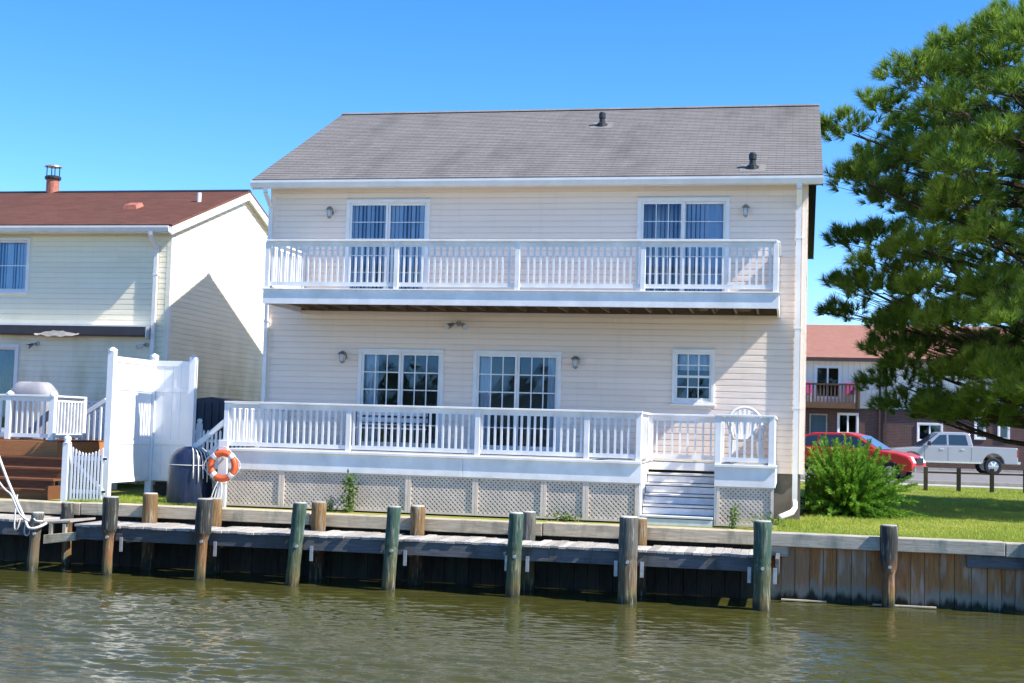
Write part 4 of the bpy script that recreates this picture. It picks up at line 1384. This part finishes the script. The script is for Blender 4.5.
# picket gate
gt = thing('picket_gate', 'white picket gate with diagonal brace and round topped post by the seawall', 'gate', (-12.8, -3.3, GZ))
box('post', 'vinyl', gt, -13.19, -13.07, -3.36, -3.24, GZ - .4, 2.10, .006)
MB().lathe([(.075, 0), (.075, .02), (.045, .03), (.07, .07), (.06, .12), (.01, .145)], (-13.13, -3.3, 2.10), 12).build('post_cap', 'vinyl', gt, smooth=True)
n = 10
for i in range(n):
    xx = -13.02 + i * .0655
    h = 2.0 - .10 * math.sin(math.pi * i / (n - 1)) + .01
    MB().prism([(xx, 1.08), (xx + .036, 1.08), (xx + .036, h), (xx + .018, h + .03), (xx, h)], -3.335, -3.315, 'y').build('picket', 'vinyl', gt)
for z in (1.20, 1.80):
    box('cross_rail', 'vinyl', gt, -13.03, -12.36, -3.312, -3.28, z, z + .075, .004)
MB().bar((-13.0, -3.296, 1.80), (-12.4, -3.296, 1.27), .03, .06, (0, 0, 1)).build('brace', 'vinyl', gt)
for z in (1.25, 1.84):
    box('hinge', 'dark', gt, -12.39, -12.33, -3.335, -3.31, z - .02, z + .02)

# privacy fence: lit panel running back, shaded panel across
pf = thing('privacy_fence', 'tall white vinyl privacy fence panels screening an outdoor corner', 'fence', (-12.3, -1.8, GZ))
PX = -12.77
YA, YB_ = -2.45, -.72
X2 = -11.92
for (ax, ay, zt) in ((PX, YA, 3.84), (PX, YB_, 3.82), (X2, YB_, 3.80)):
    box('post', 'vinyl', pf, ax - .065, ax + .065, ay - .065, ay + .065, GZ - .05, zt, .006)
    MB().lathe([(.10, 0), (.10, .025), (.03, .07), (.005, .075)], (ax, ay, zt), 4).build('post_cap', 'vinyl', pf)
def vpanel(a, b, z0, z1, along):
    n = max(3, int(abs(b - a) / .15))
    for i in range(n):
        p, q = a + (b - a) * i / n, a + (b - a) * (i + 1) / n - .004
        if along == 'y':
            box('fence_board', 'vinyl', pf, PX - .011, PX + .011, p, q, z0, z1)
        else:
            box('fence_board', 'vinyl', pf, p, q, YB_ - .011, YB_ + .011, z0, z1)
for z0, z1 in ((1.42, 2.10), (2.14, 3.14), (3.18, 3.66)):
    vpanel(YA + .066, YB_ - .066, z0, z1, 'y')
    vpanel(PX + .066, X2 - .066, z0, z1, 'x')
for z in (1.36, 2.08, 3.12, 3.64):
    h = .09 if z != 3.64 else .11
    box('rail', 'vinyl', pf, PX - .025, PX + .025, YA + .066, YB_ - .066, z, z + h, .004)
    box('rail', 'vinyl', pf, PX + .066, X2 - .066, YB_ - .025, YB_ + .025, z + .002, z + h, .004)
# kerb planks under the fence
tb = thing('garden_edging', 'low dark timber edging under the white privacy fence', 'edging', (-12.0, -1.3, GZ))
box('board', 'fence_post', tb, PX + .08, -11.2, -.62, -.56, GZ, GZ + .28, .008)
box('stake', 'fence_post', tb, -11.85, -11.72, -.66, -.55, GZ, GZ + .36, .008)
# small picket fence and dark storage box between the houses
sp_ = thing('picket_fence', 'low white picket fence with a round topped post between the houses', 'fence', (-11.6, -.5, GZ))
box('post', 'vinyl', sp_, -11.89, -11.79, -.55, -.45, GZ, 2.50, .005)
MB().lathe([(.06, 0), (.06, .02), (.035, .03), (.055, .07), (.04, .11), (.008, .12)], (-11.84, -.5, 2.50), 12).build('post_cap', 'vinyl', sp_, smooth=True)
for i in range(16):
    xx = -12.2 + i * .088
    if -11.93 < xx < -11.77:
        continue
    MB().prism([(xx, GZ + .06), (xx + .045, GZ + .06), (xx + .045, 2.36), (xx + .0225, 2.40), (xx, 2.36)], -.515, -.495, 'y').build('picket', 'vinyl', sp_)
for z in (1.4, 2.15):
    box('cross_rail', 'vinyl', sp_, -12.2, -10.8, -.494, -.46, z, z + .06)
MAT['shed'] = simple('dark_slate_resin', (.03, .038, .055), .5, .2, 5)
sd = thing('storage_shed', 'dark slate blue ribbed storage shed standing between the two houses', 'shed', (-13.0, 3.0, GZ))
MB().prism([(-13.95, GZ), (-12.35, GZ), (-12.35, 3.02), (-13.15, 3.12), (-13.95, 3.02)], 2.95, 4.3, 'y').build('shell', 'shed', sd, bevel=.02)
for i in range(9):
    box('wall_rib', 'shed', sd, -13.9 + i * .18, -13.84 + i * .18, 2.925, 2.949, GZ + .1, 2.98)
for z in (1.6, 2.2, 2.8):
    box('wall_band', 'shed', sd, -13.93, -12.37, 2.915, 2.924, z, z + .03)

# ------------------------------------------------------------------ pine tree beside the lawn
TX, TY = 6.75, 7.3
pine = thing('pine_tree', 'big dense long needled pine tree shading the lawn', 'tree', (TX, TY, GZ))
env = [(2.6, 4.3), (3.2, 4.7), (4.0, 5.0), (5.0, 5.6), (6.2, 6.1), (7.3, 6.1), (8.6, 5.9), (9.6, 6.1), (10.6, 5.6), (11.4, 4.7), (12.0, 3.5), (12.8, 2.3), (13.6, 1.3), (14.4, .4)]
ez_, er_ = [e[0] for e in env], [e[1] for e in env]
tr = [(TX, TY, GZ - .2), (TX + .05, TY, 2.5), (TX - .06, TY + .05, 5), (TX + .05, TY, 8), (TX, TY, 11.5), (TX, TY, 14.0)]
MB().tube(tr, [.32, .27, .22, .16, .09, .03], 12).build('trunk', 'bark', pine, smooth=True)
tufts_p, tufts_d = [], []
def clump(c, rad, n, out, flat=.58):
    """cloud of shoot ends: needle tufts over the upper and outer side of a rounded clump"""
    for i in range(n):
        u = NP.normal(size=3)
        u /= np.linalg.norm(u)
        if u[2] < -.25:
            u[2] *= -.6
        u = u + out * .35
        u /= np.linalg.norm(u)
        r = rad * (NP.uniform(.78, 1.06) if i % 4 else NP.uniform(.3, .75))
        p = c + u * r * np.array([1, 1, flat])
        d = u * .8 + np.array([0, 0, .55]) + NP.normal(size=3) * .18
        tufts_p.append(p)
        tufts_d.append(d / np.linalg.norm(d))
levels = []
zl = 3.3
while zl < 14.2:
    dens = 1.0 if zl > 8.4 else (1.2 if zl < 5.4 else .85)
    R_ = float(np.interp(zl, ez_, er_))
    n = max(3, int(round(2 * math.pi * R_ / 1.8 * dens)))
    a0 = NP.uniform(0, 6.28)
    for k in range(n):
        levels.append((zl + NP.uniform(-.25, .25), a0 + 2 * math.pi * (k + NP.uniform(-.3, .3)) / n, NP.uniform(.70, 1.04), 1))
    n2 = max(0, int(round(n * .55)))
    for k in range(n2):
        levels.append((zl + NP.uniform(-.3, .4), a0 + .5 + 2 * math.pi * (k + NP.uniform(-.3, .3)) / max(n2, 1), NP.uniform(.40, .66), 0))
    zl += NP.uniform(.74, .92)
for z, a, fr_, surf in levels:
    R_ = float(np.interp(z, ez_, er_)) * fr_
    rad = NP.uniform(.62, .98) * (1.0 if z < 12 else .75)
    R_ = max(.1, R_ - rad * .55)
    dirv = np.array([math.cos(a), math.sin(a), 0])
    side = np.array([-math.sin(a), math.cos(a), 0])
    end = np.array([TX, TY, z]) + dirv * R_
    z0 = max(2.4, z - R_ * NP.uniform(.05, .35) + (.5 if z < 5 else 0))
    st0 = np.array([TX, TY, z0])
    bend = NP.uniform(-.1, .1) * R_
    def bp(t):
        return st0 + (end - st0) * t + side * bend * math.sin(math.pi * t) + np.array([0, 0, -.06 * R_ * math.sin(math.pi * t)])
    m = MB()
    r0 = .025 + .011 * R_
    m.tube([bp(t) for t in (0, .25, .5, .75, 1.0)], [r0, r0 * .8, r0 * .6, r0 * .42, .014], 5)
    for q in range(7):
        b0 = bp(NP.uniform(.6, 1.0))
        u = NP.normal(size=3)
        u[2] = abs(u[2]) * .6
        u = u / np.linalg.norm(u) + dirv * .5
        m.tube([b0, b0 + u * rad * .45, end + u * rad * .75], [.012, .009, .004], 4)
    m.build('branch', 'bark', pine, fix=False)
    clump(end, rad, int(52 * rad / .8) if surf else 22, dirv)
    if fr_ > .78 and NP.uniform() < .35:        # an outlying shoot breaks the outline
        e2 = end + dirv * rad * NP.uniform(.75, 1.15) + np.array([0, 0, NP.uniform(-.25, .3)])
        clump(e2, .30, 8, dirv)
tp, td = np.array(tufts_p), np.array(tufts_d)
K = 48
nT = len(tp)
rd = NP.normal(size=(nT, K, 3))
rd /= np.linalg.norm(rd, axis=2, keepdims=True)
dirs = td[:, None, :] * .95 + rd * .72
dirs /= np.linalg.norm(dirs, axis=2, keepdims=True)
base = tp[:, None, :] + td[:, None, :] * NP.uniform(-.09, .06, size=(nT, K, 1))
sidev = np.cross(dirs, NP.normal(size=(nT, K, 3)))
sidev /= np.linalg.norm(sidev, axis=2, keepdims=True)
ln = NP.uniform(.19, .30, size=(nT, K, 1))
wd = .0085
V = np.stack([base - sidev * wd, base + sidev * wd, base + dirs * ln], axis=2).reshape(-1, 3)
print('pine tufts', nT, 'tris', len(V) // 3)
tri_mesh('crown', V - np.array([TX, TY, GZ]), 'pine', pine, (TX, TY, GZ), 'stuff')

# ------------------------------------------------------------------ juniper shrub
JX, JY = .88, 2.0
jun = thing('juniper_shrub', 'wide feathery bright green juniper shrub at the house corner', 'shrub', (JX, JY, GZ))
J = []
stems = MB()
for k in range(640):
    a = NP.uniform(0, 2 * math.pi)
    elv = math.radians(NP.uniform(8, 76))
    L = NP.uniform(.95, 1.55)
    inner = NP.uniform() < .35
    if inner:
        L *= .7
    o = np.array([JX + NP.uniform(-.2, .2), JY + NP.uniform(-.18, .18), GZ + NP.uniform(0, .12)])
    h = np.array([math.cos(a) * 1.0, math.sin(a) * .8, 0])
    def sp_pt(t):
        return o + h * L * math.cos(elv) * t + np.array([0, 0, L * (math.sin(elv) * 1.12) * t - .26 * L * t * t * math.cos(elv)])
    if k % 3 == 0:
        stems.tube([sp_pt(t) for t in (0, .35, .7, .97)], [.012, .009, .006, .003], 4)
    nt_ = 32
    for j in range(nt_):
        t = .28 + .72 * j / nt_
        p = sp_pt(t)
        tg = sp_pt(min(t + .05, 1.05)) - sp_pt(t)
        tg /= np.linalg.norm(tg)
        for sg in (-1, 1):
            sdv = np.cross(tg, NP.normal(size=3))
            sdv /= np.linalg.norm(sdv)
            wl_ = .085 * (1.08 - t) + .022
            dv = tg * .85 + sdv * .6
            dv /= np.linalg.norm(dv)
            for q in range(3):
                p0 = p + dv * wl_ * q / 3
                nn = np.cross(dv, NP.normal(size=3))
                nn /= np.linalg.norm(nn)
                d2 = dv + nn * .5
                d2 /= np.linalg.norm(d2)
                J += [p0 - nn * .012, p0 + nn * .012, p0 + d2 * (.05 + .025 * NP.uniform())]
J = np.array(J)
J[:, 2] = np.maximum(J[:, 2], GZ + .01)
J[:, 0] = np.maximum(J[:, 0], .06)
stems.build('stems', 'bark', jun, fix=False)
tri_mesh('foliage', J - np.array([JX, JY, GZ]), 'juniper', jun, (JX, JY, GZ), 'stuff')

# ------------------------------------------------------------------ grass
def grass(n, x0, x1, y0, y1, hgt, name='grass', clear=None):
    y = y0 + (y1 - y0) * NP.random(n) ** 1.5
    x = NP.uniform(x0, x1, n)
    keep = ~((x < .03) & (x > -10.8) & (y > -.12))
    x, y = x[keep], y[keep]
    n = len(x)
    c = np.stack([x, y, np.full(n, GZ)], 1)
    a = NP.uniform(0, 2 * np.pi, n)
    s = np.stack([np.cos(a), np.sin(a), np.zeros(n)], 1) * .006
    lean = NP.normal(size=(n, 3)) * .35
    lean[:, 2] = 1
    patch = .75 + .45 * np.sin(x * 1.9 + 1.3 * np.sin(y * .8)) * np.sin(y * 1.3 + x * .5)
    tip = c + lean * (hgt * NP.uniform(.5, 1.35, (n, 1)) * patch[:, None])
    v = np.stack([c - s, c + s, tip], 1).reshape(-1, 3)
    o = tri_mesh(name, v, 'grass', None, (0, 0, 0), 'stuff')
    o['label'] = 'short yellow green mown grass of the lawn'
    o['category'] = 'grass'
    return o
grass(180000, -.44, 10.5, -3.58, 21.5, .055)
g2 = grass(26000, -13.0, -10.35, -3.56, 2.5, .06)
g2['label'] = 'short grass strip between the privacy fence and the covered grill'

# ------------------------------------------------------------------ low rail fence by the sidewalk
rf = thing('rail_fence', 'low dark post and rail fence along the far lawn edge', 'fence', (7.0, 20.0, GZ))
for i in range(9):
    xx = 3.86 + i * .98
    yy = 17.9 + i * .06
    box('post', 'fence_post', rf, xx - .06, xx + .06, yy - .06, yy + .06, GZ - .1, 1.78, .01)
    if i:
        MB().bar((xx - .98, yy - .06, 1.62), (xx, yy, 1.62), .035, .05).build('rail', 'fence_post', rf)

# ------------------------------------------------------------------ vehicles
MAT['silver'] = simple('silver_car_paint', (.42, .42, .43), .25, .05, 1, metal=.35, spec=.6)
MAT['red_paint'] = simple('red_car_paint', (.50, .03, .022), .22, .06, 1, spec=.6)
MAT['chrome'] = simple('bright_chrome', (.7, .7, .72), .15, .05, 5, metal=1)
MAT['tyre'] = simple('tyre_rubber', (.02, .02, .02), .85, .2, 10)
MAT['headlamp'] = simple('headlamp_lens', (.75, .77, .8), .08, .05, 5, spec=.8)
MAT['tail'] = simple('tail_lamp_lens', (.4, .02, .02), .15, .05, 5)
def wheel(parent, x, y, r, s):
    t = MB()
    prof = [(r * .62, -.11), (r * .9, -.115), (r, -.08), (r, .08), (r * .9, .115), (r * .62, .11)]
    vs, fs = [], []
    n = 24
    for q, w in prof:
        for k in range(n):
            a = 2 * math.pi * k / n
            vs.append((x + q * math.cos(a), y + w, r + q * math.sin(a)))
    for i in range(len(prof)):
        j = (i + 1) % len(prof)
        for k in range(n):
            fs.append((i * n + k, i * n + (k + 1) % n, j * n + (k + 1) % n, j * n + k))
    T = t.add(vs, fs).build('wheel', 'tyre', parent, smooth=False)
    rim = MB().tube([(x, y - s * .02, r), (x, y + s * .085, r)], [r * .62, r * .60], 20)
    rim.build('rim', 'steel', T)
    for k in range(6):
        a = k * math.pi / 3
        MB().bar((x, y + s * .10, r), (x + r * .55 * math.cos(a), y + s * .092, r + r * .55 * math.sin(a)), .07, .03, (0, 1, 0)).build('spoke', 'chrome', T)
def loft(sections):
    """sections: list of closed rings (same count) -> skin with end caps"""
    n = len(sections[0])
    vs = [p for s in sections for p in s]
    fs = []
    for i in range(len(sections) - 1):
        for k in range(n):
            fs.append((i * n + k, i * n + (k + 1) % n, (i + 1) * n + (k + 1) % n, (i + 1) * n + k))
    fs.append(tuple(range(n - 1, -1, -1)))
    fs.append(tuple((len(sections) - 1) * n + k for k in range(n)))
    return MB().add(vs, fs)
def arch(cx, r, z0, n=8):
    return [(cx + r * math.cos(math.pi * k / n), z0 + r * math.sin(math.pi * k / n)) for k in range(n + 1)]
def body_profile(pts_top, x_front, x_rear, zs, w1, w2, rw):
    """side outline: top points from front to rear, sill with wheel arches"""
    bot = [(x_rear, zs)] + [(p[0], max(p[1], zs)) for p in arch(w2, rw, zs)] + [(p[0], max(p[1], zs)) for p in arch(w1, rw, zs)] + [(x_front, zs)]
    return pts_top + bot

def side_panel(parent, name, mat, poly, y, t):
    return MB().prism(poly, y, y + t, 'y').build(name, mat, parent)

# pickup: built nose towards +x, then turned
def pickup(loc, rz, label):
    t = thing('pickup_truck', label, 'truck', (0, 0, 0))
    Lf, Lr = 2.85, -2.95
    hw = .97
    top = [(Lr, .62), (Lr, 1.22), (-2.9, 1.27), (-.98, 1.30), (1.30, 1.26), (1.45, 1.20), (2.55, 1.10), (2.78, 1.02), (2.86, .85), (2.86, .55)]
    prof = body_profile([(a, b) for a, b in top][::-1], Lf, Lr, .50, 1.85, -1.85, .50)
    prof = [(Lf + .01, .5)] + [(a, b) for a, b in top[::-1]] + [(Lr, .5)] + arch(-1.85, .48, .5)[::-1] + arch(1.85, .48, .5)[::-1]
    MB().prism(prof, -hw, hw, 'y').build('body', 'silver', t, bevel=.05)
    # cab
    ca = [(-.95, 1.29), (1.36, 1.25), (.62, 1.86), (.40, 1.93), (-.55, 1.93), (-.82, 1.86)]
    zc = lambda z: hw - .03 - .16 * (z - 1.25) / .68
    rings = []
    m = MB()
    n = len(ca)
    vs = [(a, -zc(b), b) for a, b in ca] + [(a, zc(b), b) for a, b in ca]
    fs = [tuple(range(n)), tuple(range(2 * n - 1, n - 1, -1))] + [(i, i + n, (i + 1) % n + n, (i + 1) % n) for i in range(n)]
    m.add(vs, fs).build('cab', 'silver', t, bevel=.04)
    for s in (-1, 1):
        for poly in ([(.24, 1.34), (1.02, 1.33), (.55, 1.78), (.24, 1.80)], [(-.72, 1.34), (.14, 1.34), (.14, 1.80), (-.62, 1.80)]):
            q = [(a, s * (zc(b) + .006), b) for a, b in poly]
            MB().add(q + [(a, s * (abs(b) + .006), c) for a, b, c in q], [(0, 1, 2, 3), (7, 6, 5, 4), (0, 4, 5, 1), (1, 5, 6, 2), (2, 6, 7, 3), (3, 7, 4, 0)]).build('side_window', 'glass_dark', t)
        for hx in (-.55, .38):
            MB().box(hx, hx + .18, s * hw - .02, s * hw + .03, 1.12, 1.16).build('door_handle', 'chrome', t)
        for dx in (-.86, .19, 1.25):
            MB().box(dx, dx + .012, s * hw - .01, s * hw + .004, .60, 1.22).build('door_seam', 'dark', t)
        MB().hexa([(1.0, s * (hw + .02), 1.28), (1.16, s * (hw + .02), 1.28), (1.16, s * (hw + .2), 1.28), (1.0, s * (hw + .2), 1.28), (1.0, s * (hw + .02), 1.48), (1.12, s * (hw + .02), 1.48), (1.12, s * (hw + .2), 1.48), (1.0, s * (hw + .2), 1.48)]).build('mirror', 'dark', t, bevel=.02)
        MB().box(-1.3, 1.3, s * hw - .02, s * hw + .015, .50, .57).build('rocker_trim', 'chrome', t)
        MB().box(2.62, 2.875, s * (hw - .2) - .17, s * (hw - .2) + .18, .82, 1.0).build('headlight', 'headlamp', t, bevel=.02)
        MB().box(Lr - .015, Lr + .05, s * (hw - .09) - .08, s * (hw - .09) + .095, .85, 1.18).build('tail_light', 'tail', t)
        for wx in (1.85, -1.85):
            wheel(t, wx, s * (hw - .13), .40, s)
    ws = [(1.34, 1.28), (.64, 1.84)]
    MB().hexa([(1.37, -.80, 1.29), (1.37, .80, 1.29), (1.33, .80, 1.27), (1.33, -.80, 1.27), (.66, -.68, 1.86), (.66, .68, 1.86), (.62, .68, 1.84), (.62, -.68, 1.84)]).build('windscreen', 'glass_dark', t)
    MB().box(2.80, 2.885, -.55, .55, .70, 1.0).build('grille', 'dark', t, bevel=.01)
    MB().box(2.75, 3.0, -.95, .95, .46, .66).build('front_bumper', 'chrome', t, bevel=.03)
    MB().box(Lr - .12, Lr + .1, -.92, .92, .50, .66).build('rear_bumper', 'chrome', t, bevel=.03)
    MB().box(-2.85, -1.05, -.80, .80, 1.301, 1.312).build('bed_cover', 'dark', t)
    t.location = loc
    t.rotation_euler = (0, 0, rz)
MAT['glass_dark'] = simple('tinted_car_glass', (.03, .05, .065), .05, .2, 1, spec=.9)
pickup((7.0, 41.0, GZ + .03), math.pi + .10, 'silver double cab pickup truck parked in front of the brick building')

def red_car(loc, rz, label):
    t = thing('red_suv', label, 'car', (0, 0, 0))
    hw = .90
    Lf, Lr = 2.25, -2.25
    top = [(Lf + .02, .40), (Lf + .03, .70), (2.10, .92), (1.75, 1.02), (.95, 1.12), (.5, 1.15), (-1.9, 1.18), (-2.2, 1.10), (Lr, .75), (Lr, .40)]
    prof = top + arch(-1.42, .40, .33)[::-1] + arch(1.42, .40, .33)[::-1]
    MB().prism(prof, -hw, hw, 'y').build('body', 'red_paint', t, bevel=.07)
    ca = [(-2.05, 1.16), (1.02, 1.10), (.20, 1.62), (-.2, 1.72), (-1.5, 1.70), (-1.9, 1.58)]
    zc = lambda z: hw - .04 - .22 * (z - 1.1) / .6
    n = len(ca)
    vs = [(a, -zc(b), b) for a, b in ca] + [(a, zc(b), b) for a, b in ca]
    fs = [tuple(range(n)), tuple(range(2 * n - 1, n - 1, -1))] + [(i, i + n, (i + 1) % n + n, (i + 1) % n) for i in range(n)]
    MB().add(vs, fs).build('cabin', 'red_paint', t, bevel=.05)
    for s in (-1, 1):
        for poly in ([(-.25, 1.19), (.78, 1.17), (.16, 1.56), (-.22, 1.62)], [(-1.25, 1.19), (-.33, 1.19), (-.30, 1.63), (-1.25, 1.62)], [(-1.9, 1.21), (-1.33, 1.20), (-1.33, 1.61), (-1.75, 1.54)]):
            q = [(a, s * (zc(b) + .004), b) for a, b in poly]
            MB().add(q + [(a, s * (abs(b) + .006), c) for a, b, c in q], [(0, 1, 2, 3), (7, 6, 5, 4), (0, 4, 5, 1), (1, 5, 6, 2), (2, 6, 7, 3), (3, 7, 4, 0)]).build('side_window', 'glass_dark', t)
        MB().hexa([(1.75, s * .52 - .1, .72), (2.29, s * .62 - .16, .68), (2.29, s * .62 + .16, .68), (1.75, s * .80 + .11, .74), (1.80, s * .52 - .1, .95), (2.17, s * .62 - .16, .90), (2.17, s * .62 + .16, .90), (1.80, s * .80 + .11, .97)]).build('headlight', 'headlamp', t)
        MB().box(-2.27, -2.1, s * .78 - .11, s * .78 + .125, .85, 1.08).build('tail_light', 'tail', t)
        MB().box(.55, .72, s * (hw + .10) - .09, s * (hw + .10) + .09, 1.13, 1.28).build('mirror', 'red_paint', t, bevel=.03)
        for hx in (-.95, .05):
            MB().box(hx, hx + .16, s * hw - .02, s * hw + .025, .98, 1.02).build('door_handle', 'red_paint', t)
        for wx in (1.42, -1.42):
            wheel(t, wx, s * (hw - .12), .34, s)
    MB().hexa([(1.03, -.74, 1.14), (1.03, .74, 1.14), (.99, .74, 1.12), (.99, -.74, 1.12), (.24, -.63, 1.625), (.24, .63, 1.625), (.20, .63, 1.60), (.20, -.63, 1.60)]).build('windscreen', 'glass_sky', t)
    MB().box(2.2, 2.30, -.42, .42, .60, .86).build('grille', 'dark', t, bevel=.01)
    MB().box(2.2, 2.36, -.82, .82, .34, .56).build('front_bumper', 'chrome', t, bevel=.04)
    t.location = loc
    t.rotation_euler = (0, 0, rz)
MAT['glass_sky'] = simple('windscreen_glass', (.09, .13, .17), .05, .2, 1, spec=1.0)
red_car((2.25, 26.6, GZ + .03), -.36, 'red car with its nose showing beyond the juniper shrub')

# ------------------------------------------------------------------ brick and white apartment building across the road
ap = thing('apartment_building', 'two storey brick and white boarded building with salmon roof across the road', 'building', (20, 52, GZ))
AY = 48.0
aop = [(.95, 2.32, 4.62, 6.40), (6.32, 7.0, 5.0, 6.40), (14.2, 15.4, 4.9, 6.3)]
wall_cells(MB(), -12, 60, 4.12, 6.85, aop, AY, AY + .25).build('upper_wall', 'boarding', ap)
bop = [(.75, 1.62, 1.2, 3.80), (2.15, 3.25, 2.75, 3.92), (6.2, 7.5, 2.5, 3.5), (9.05, 9.62, 2.7, 3.85), (10.2, 10.8, 2.7, 3.85)]
wall_cells(MB(), -12, 60, GZ, 4.12, bop, AY + .03, AY + .25).build('brick_wall', 'brick', ap)
box('back_wall', 'interior', ap, -12, 60, AY + 3.0, AY + 3.1, GZ, 6.85)
box('middle_floor', 'interior', ap, -12, 60, AY + .26, AY + 2.99, 4.0, 4.3)
box('belt_trim', 'brown_trim', ap, -12, 60, AY - .04, AY - .001, 4.06, 4.16) if 'brown_trim' in MAT else None
MAT['brown_trim'] = simple('dark_brown_trim', (.07, .04, .03), .6, .2, 4)
box('belt_trim', 'brown_trim', ap, -12, 60, AY - .04, AY - .001, 4.05, 4.16)
arf = shingle_roof('roof', ap, 'roof_salmon', -12.4, 60.4, AY - .5, 6.75, AY + 5.5, 8.95, course=.2)
shingle_roof('rear_slope', arf, 'roof_salmon', -12.4, 60.4, AY + 11.5, 6.75, AY + 5.5, 8.95, course=.2)
box('eave_fascia', 'brown_trim', ap, -12.4, 60.4, AY - .54, AY - .50, 6.60, 6.79)
box('eave_soffit', 'trim', ap, -12.4, 60.4, AY - .499, AY - .001, 6.62, 6.66)
for i, o in enumerate(aop):
    Fw = glazed(ap, 'sliding_door' if i == 0 else 'window', *o, AY, 1, 1, sashes=2, fwid=.10)
    curtain(Fw, o[0] + .12, o[0] + .45, o[2] + .1, o[3] - .1, AY + .2, amp=.02) if i else None
for o in bop[1:]:
    Fw = glazed(ap, 'window', *o, AY + .03, 1, 1, sashes=2 if o[1] - o[0] > .8 else 1, fwid=.09)
MAT['teal'] = simple('teal_door_paint', (.05, .10, .13), .5, .1, 3)
dr = box('entry_door', 'teal', ap, .80, 1.57, AY + .06, AY + .12, 1.2, 3.75)
MB().box(.72, .80, AY - .02, AY + .1, 1.2, 3.83).box(1.57, 1.65, AY - .02, AY + .1, 1.2, 3.83).box(.72, 1.65, AY - .021, AY + .1, 3.76, 3.84).build('door_frame', 'cap_grey', dr)
for xx in (4.31, 4.62):
    box('downpipe', 'brown_trim', ap, xx - .05, xx + .05, AY - .10, AY - .001, 1.1, 6.6)
ab = MB().box(-.9, 3.22, AY - 1.45, AY - .042, 4.18, 4.36).build('balcony', 'balc_wood', ap) if 'balc_wood' in MAT else None
MAT['balc_wood'] = wood('balcony_wood', (.10, .055, .03), (.19, .105, .055), 'x', .8)
ab = MB().box(-.9, 3.22, AY - 1.45, AY - .042, 4.12, 4.42).build('balcony', 'balc_wood', ap)
box('top_rail', 'balc_wood', ab, -.9, 3.22, AY - 1.45, AY - 1.36, 5.30, 5.40)
me = MB().box(-.035, .035, -.02, .02, 0, .88).mesh('baluster')
me.materials.append(MAT['balc_wood'])
for i in range(22):
    place('baluster', me, (-.8 + i * .185, AY - 1.40, 4.42), ab)
for i in range(8):
    place('baluster', me, (3.17, AY - 1.25 + i * .16, 4.42), ab)
box('side_rail', 'balc_wood', ab, 3.13, 3.22, AY - 1.35, AY - .05, 5.30, 5.40)
for xx in (-.85, 3.17):
    box('post', 'balc_wood', ab, xx - .06, xx + .06, AY - 1.47, AY - 1.35, 4.1, 5.46)
MAT['pink'] = simple('pink_towel', (.42, .05, .18), .8, .15, 8)
for xx, lb in ((.55, 'white chair draped with a pink towel at the wall end of the brown balcony'), (2.75, 'white chair draped with a pink towel at the open end of the brown balcony')):
    t = thing('balcony_chair', lb, 'chair', (xx, AY - .8, 4.42))
    box('seat', 'plastic', t, xx - .26, xx + .26, AY - 1.0, AY - .5, 4.80, 4.84, .01)
    for s1 in (-.22, .22):
        for s2 in (-.95, -.55):
            box('leg', 'plastic', t, xx + s1 - .025, xx + s1 + .025, AY + s2 - .025, AY + s2 + .025, 4.42, 4.80)
    MB().hexa([(xx - .27, AY - .58, 4.84), (xx + .27, AY - .58, 4.84), (xx + .27, AY - .5, 4.84), (xx - .27, AY - .5, 4.84), (xx - .25, AY - .45, 5.48), (xx + .25, AY - .45, 5.48), (xx + .25, AY - .38, 5.48), (xx - .25, AY - .38, 5.48)]).build('backrest', 'pink', t, bevel=.02)
    MB().box(xx - .2, xx + .2, AY - 1.03, AY - .6, 4.845, 4.87).build('towel', 'pink', t)

# ------------------------------------------------------------------ opposite bank of the canal, mirrored in the windows
fb = thing('opposite_house', 'cream sided gabled house on the opposite bank mirrored in a lower door', 'house', (-14, -56, 1.0))
MB().prism([(-19, 1.0), (-9, 1.0), (-9, 3.7), (-14, 5.6), (-19, 3.7)], -60, -50, 'y').build('wall', 'siding_far', fb)
for s in (-1, 1):
    MB().hexa([(-14, -60.4, 5.65), (-14, -49.6, 5.65), (-14 + s * 5.5, -49.6, 3.55), (-14 + s * 5.5, -60.4, 3.55), (-14, -60.4, 5.85), (-14, -49.6, 5.85), (-14 + s * 5.5, -49.6, 3.75), (-14 + s * 5.5, -60.4, 3.75)]).build('roof', 'roof_grey', fb)
for xx in (-17, -12.5):
    box('window', 'glass_dark', fb, xx, xx + 1.4, -49.99, -49.93, 1.9, 3.2)
for i, (tx, ty, h, w) in enumerate(((-32, -54, 5, 3.0), (-25.5, -58, 5.6, 2.8), (-22, -53, 4.2, 2.2), (-5.5, -56, 5.0, 2.6), (3, -52, 4.5, 2.6), (14, -60, 5.5, 3.0), (-40, -58, 5, 3))):
    t = thing('bank_tree', 'dark leafy tree on the opposite bank mirrored in the lower doors', 'tree', (tx, ty, 1.0), 'trees on the opposite bank')
    MB().tube([(tx, ty, .9), (tx + .1, ty, h * .5), (tx, ty, h * .85)], [.25, .18, .05], 8).build('trunk', 'bark', t)
    cs = [(tx + NP.normal() * w * .38, ty + NP.normal() * w * .38, 1 + h * .6 + NP.normal() * h * .15) for _ in range(34)]
    V = leaf_cloud(cs, 42, .24, (.55, .55, .45))
    tri_mesh('crown', V - np.array([tx, ty, 1.0]), 'far_leaf', t, (tx, ty, 1.0), 'stuff', per=4)
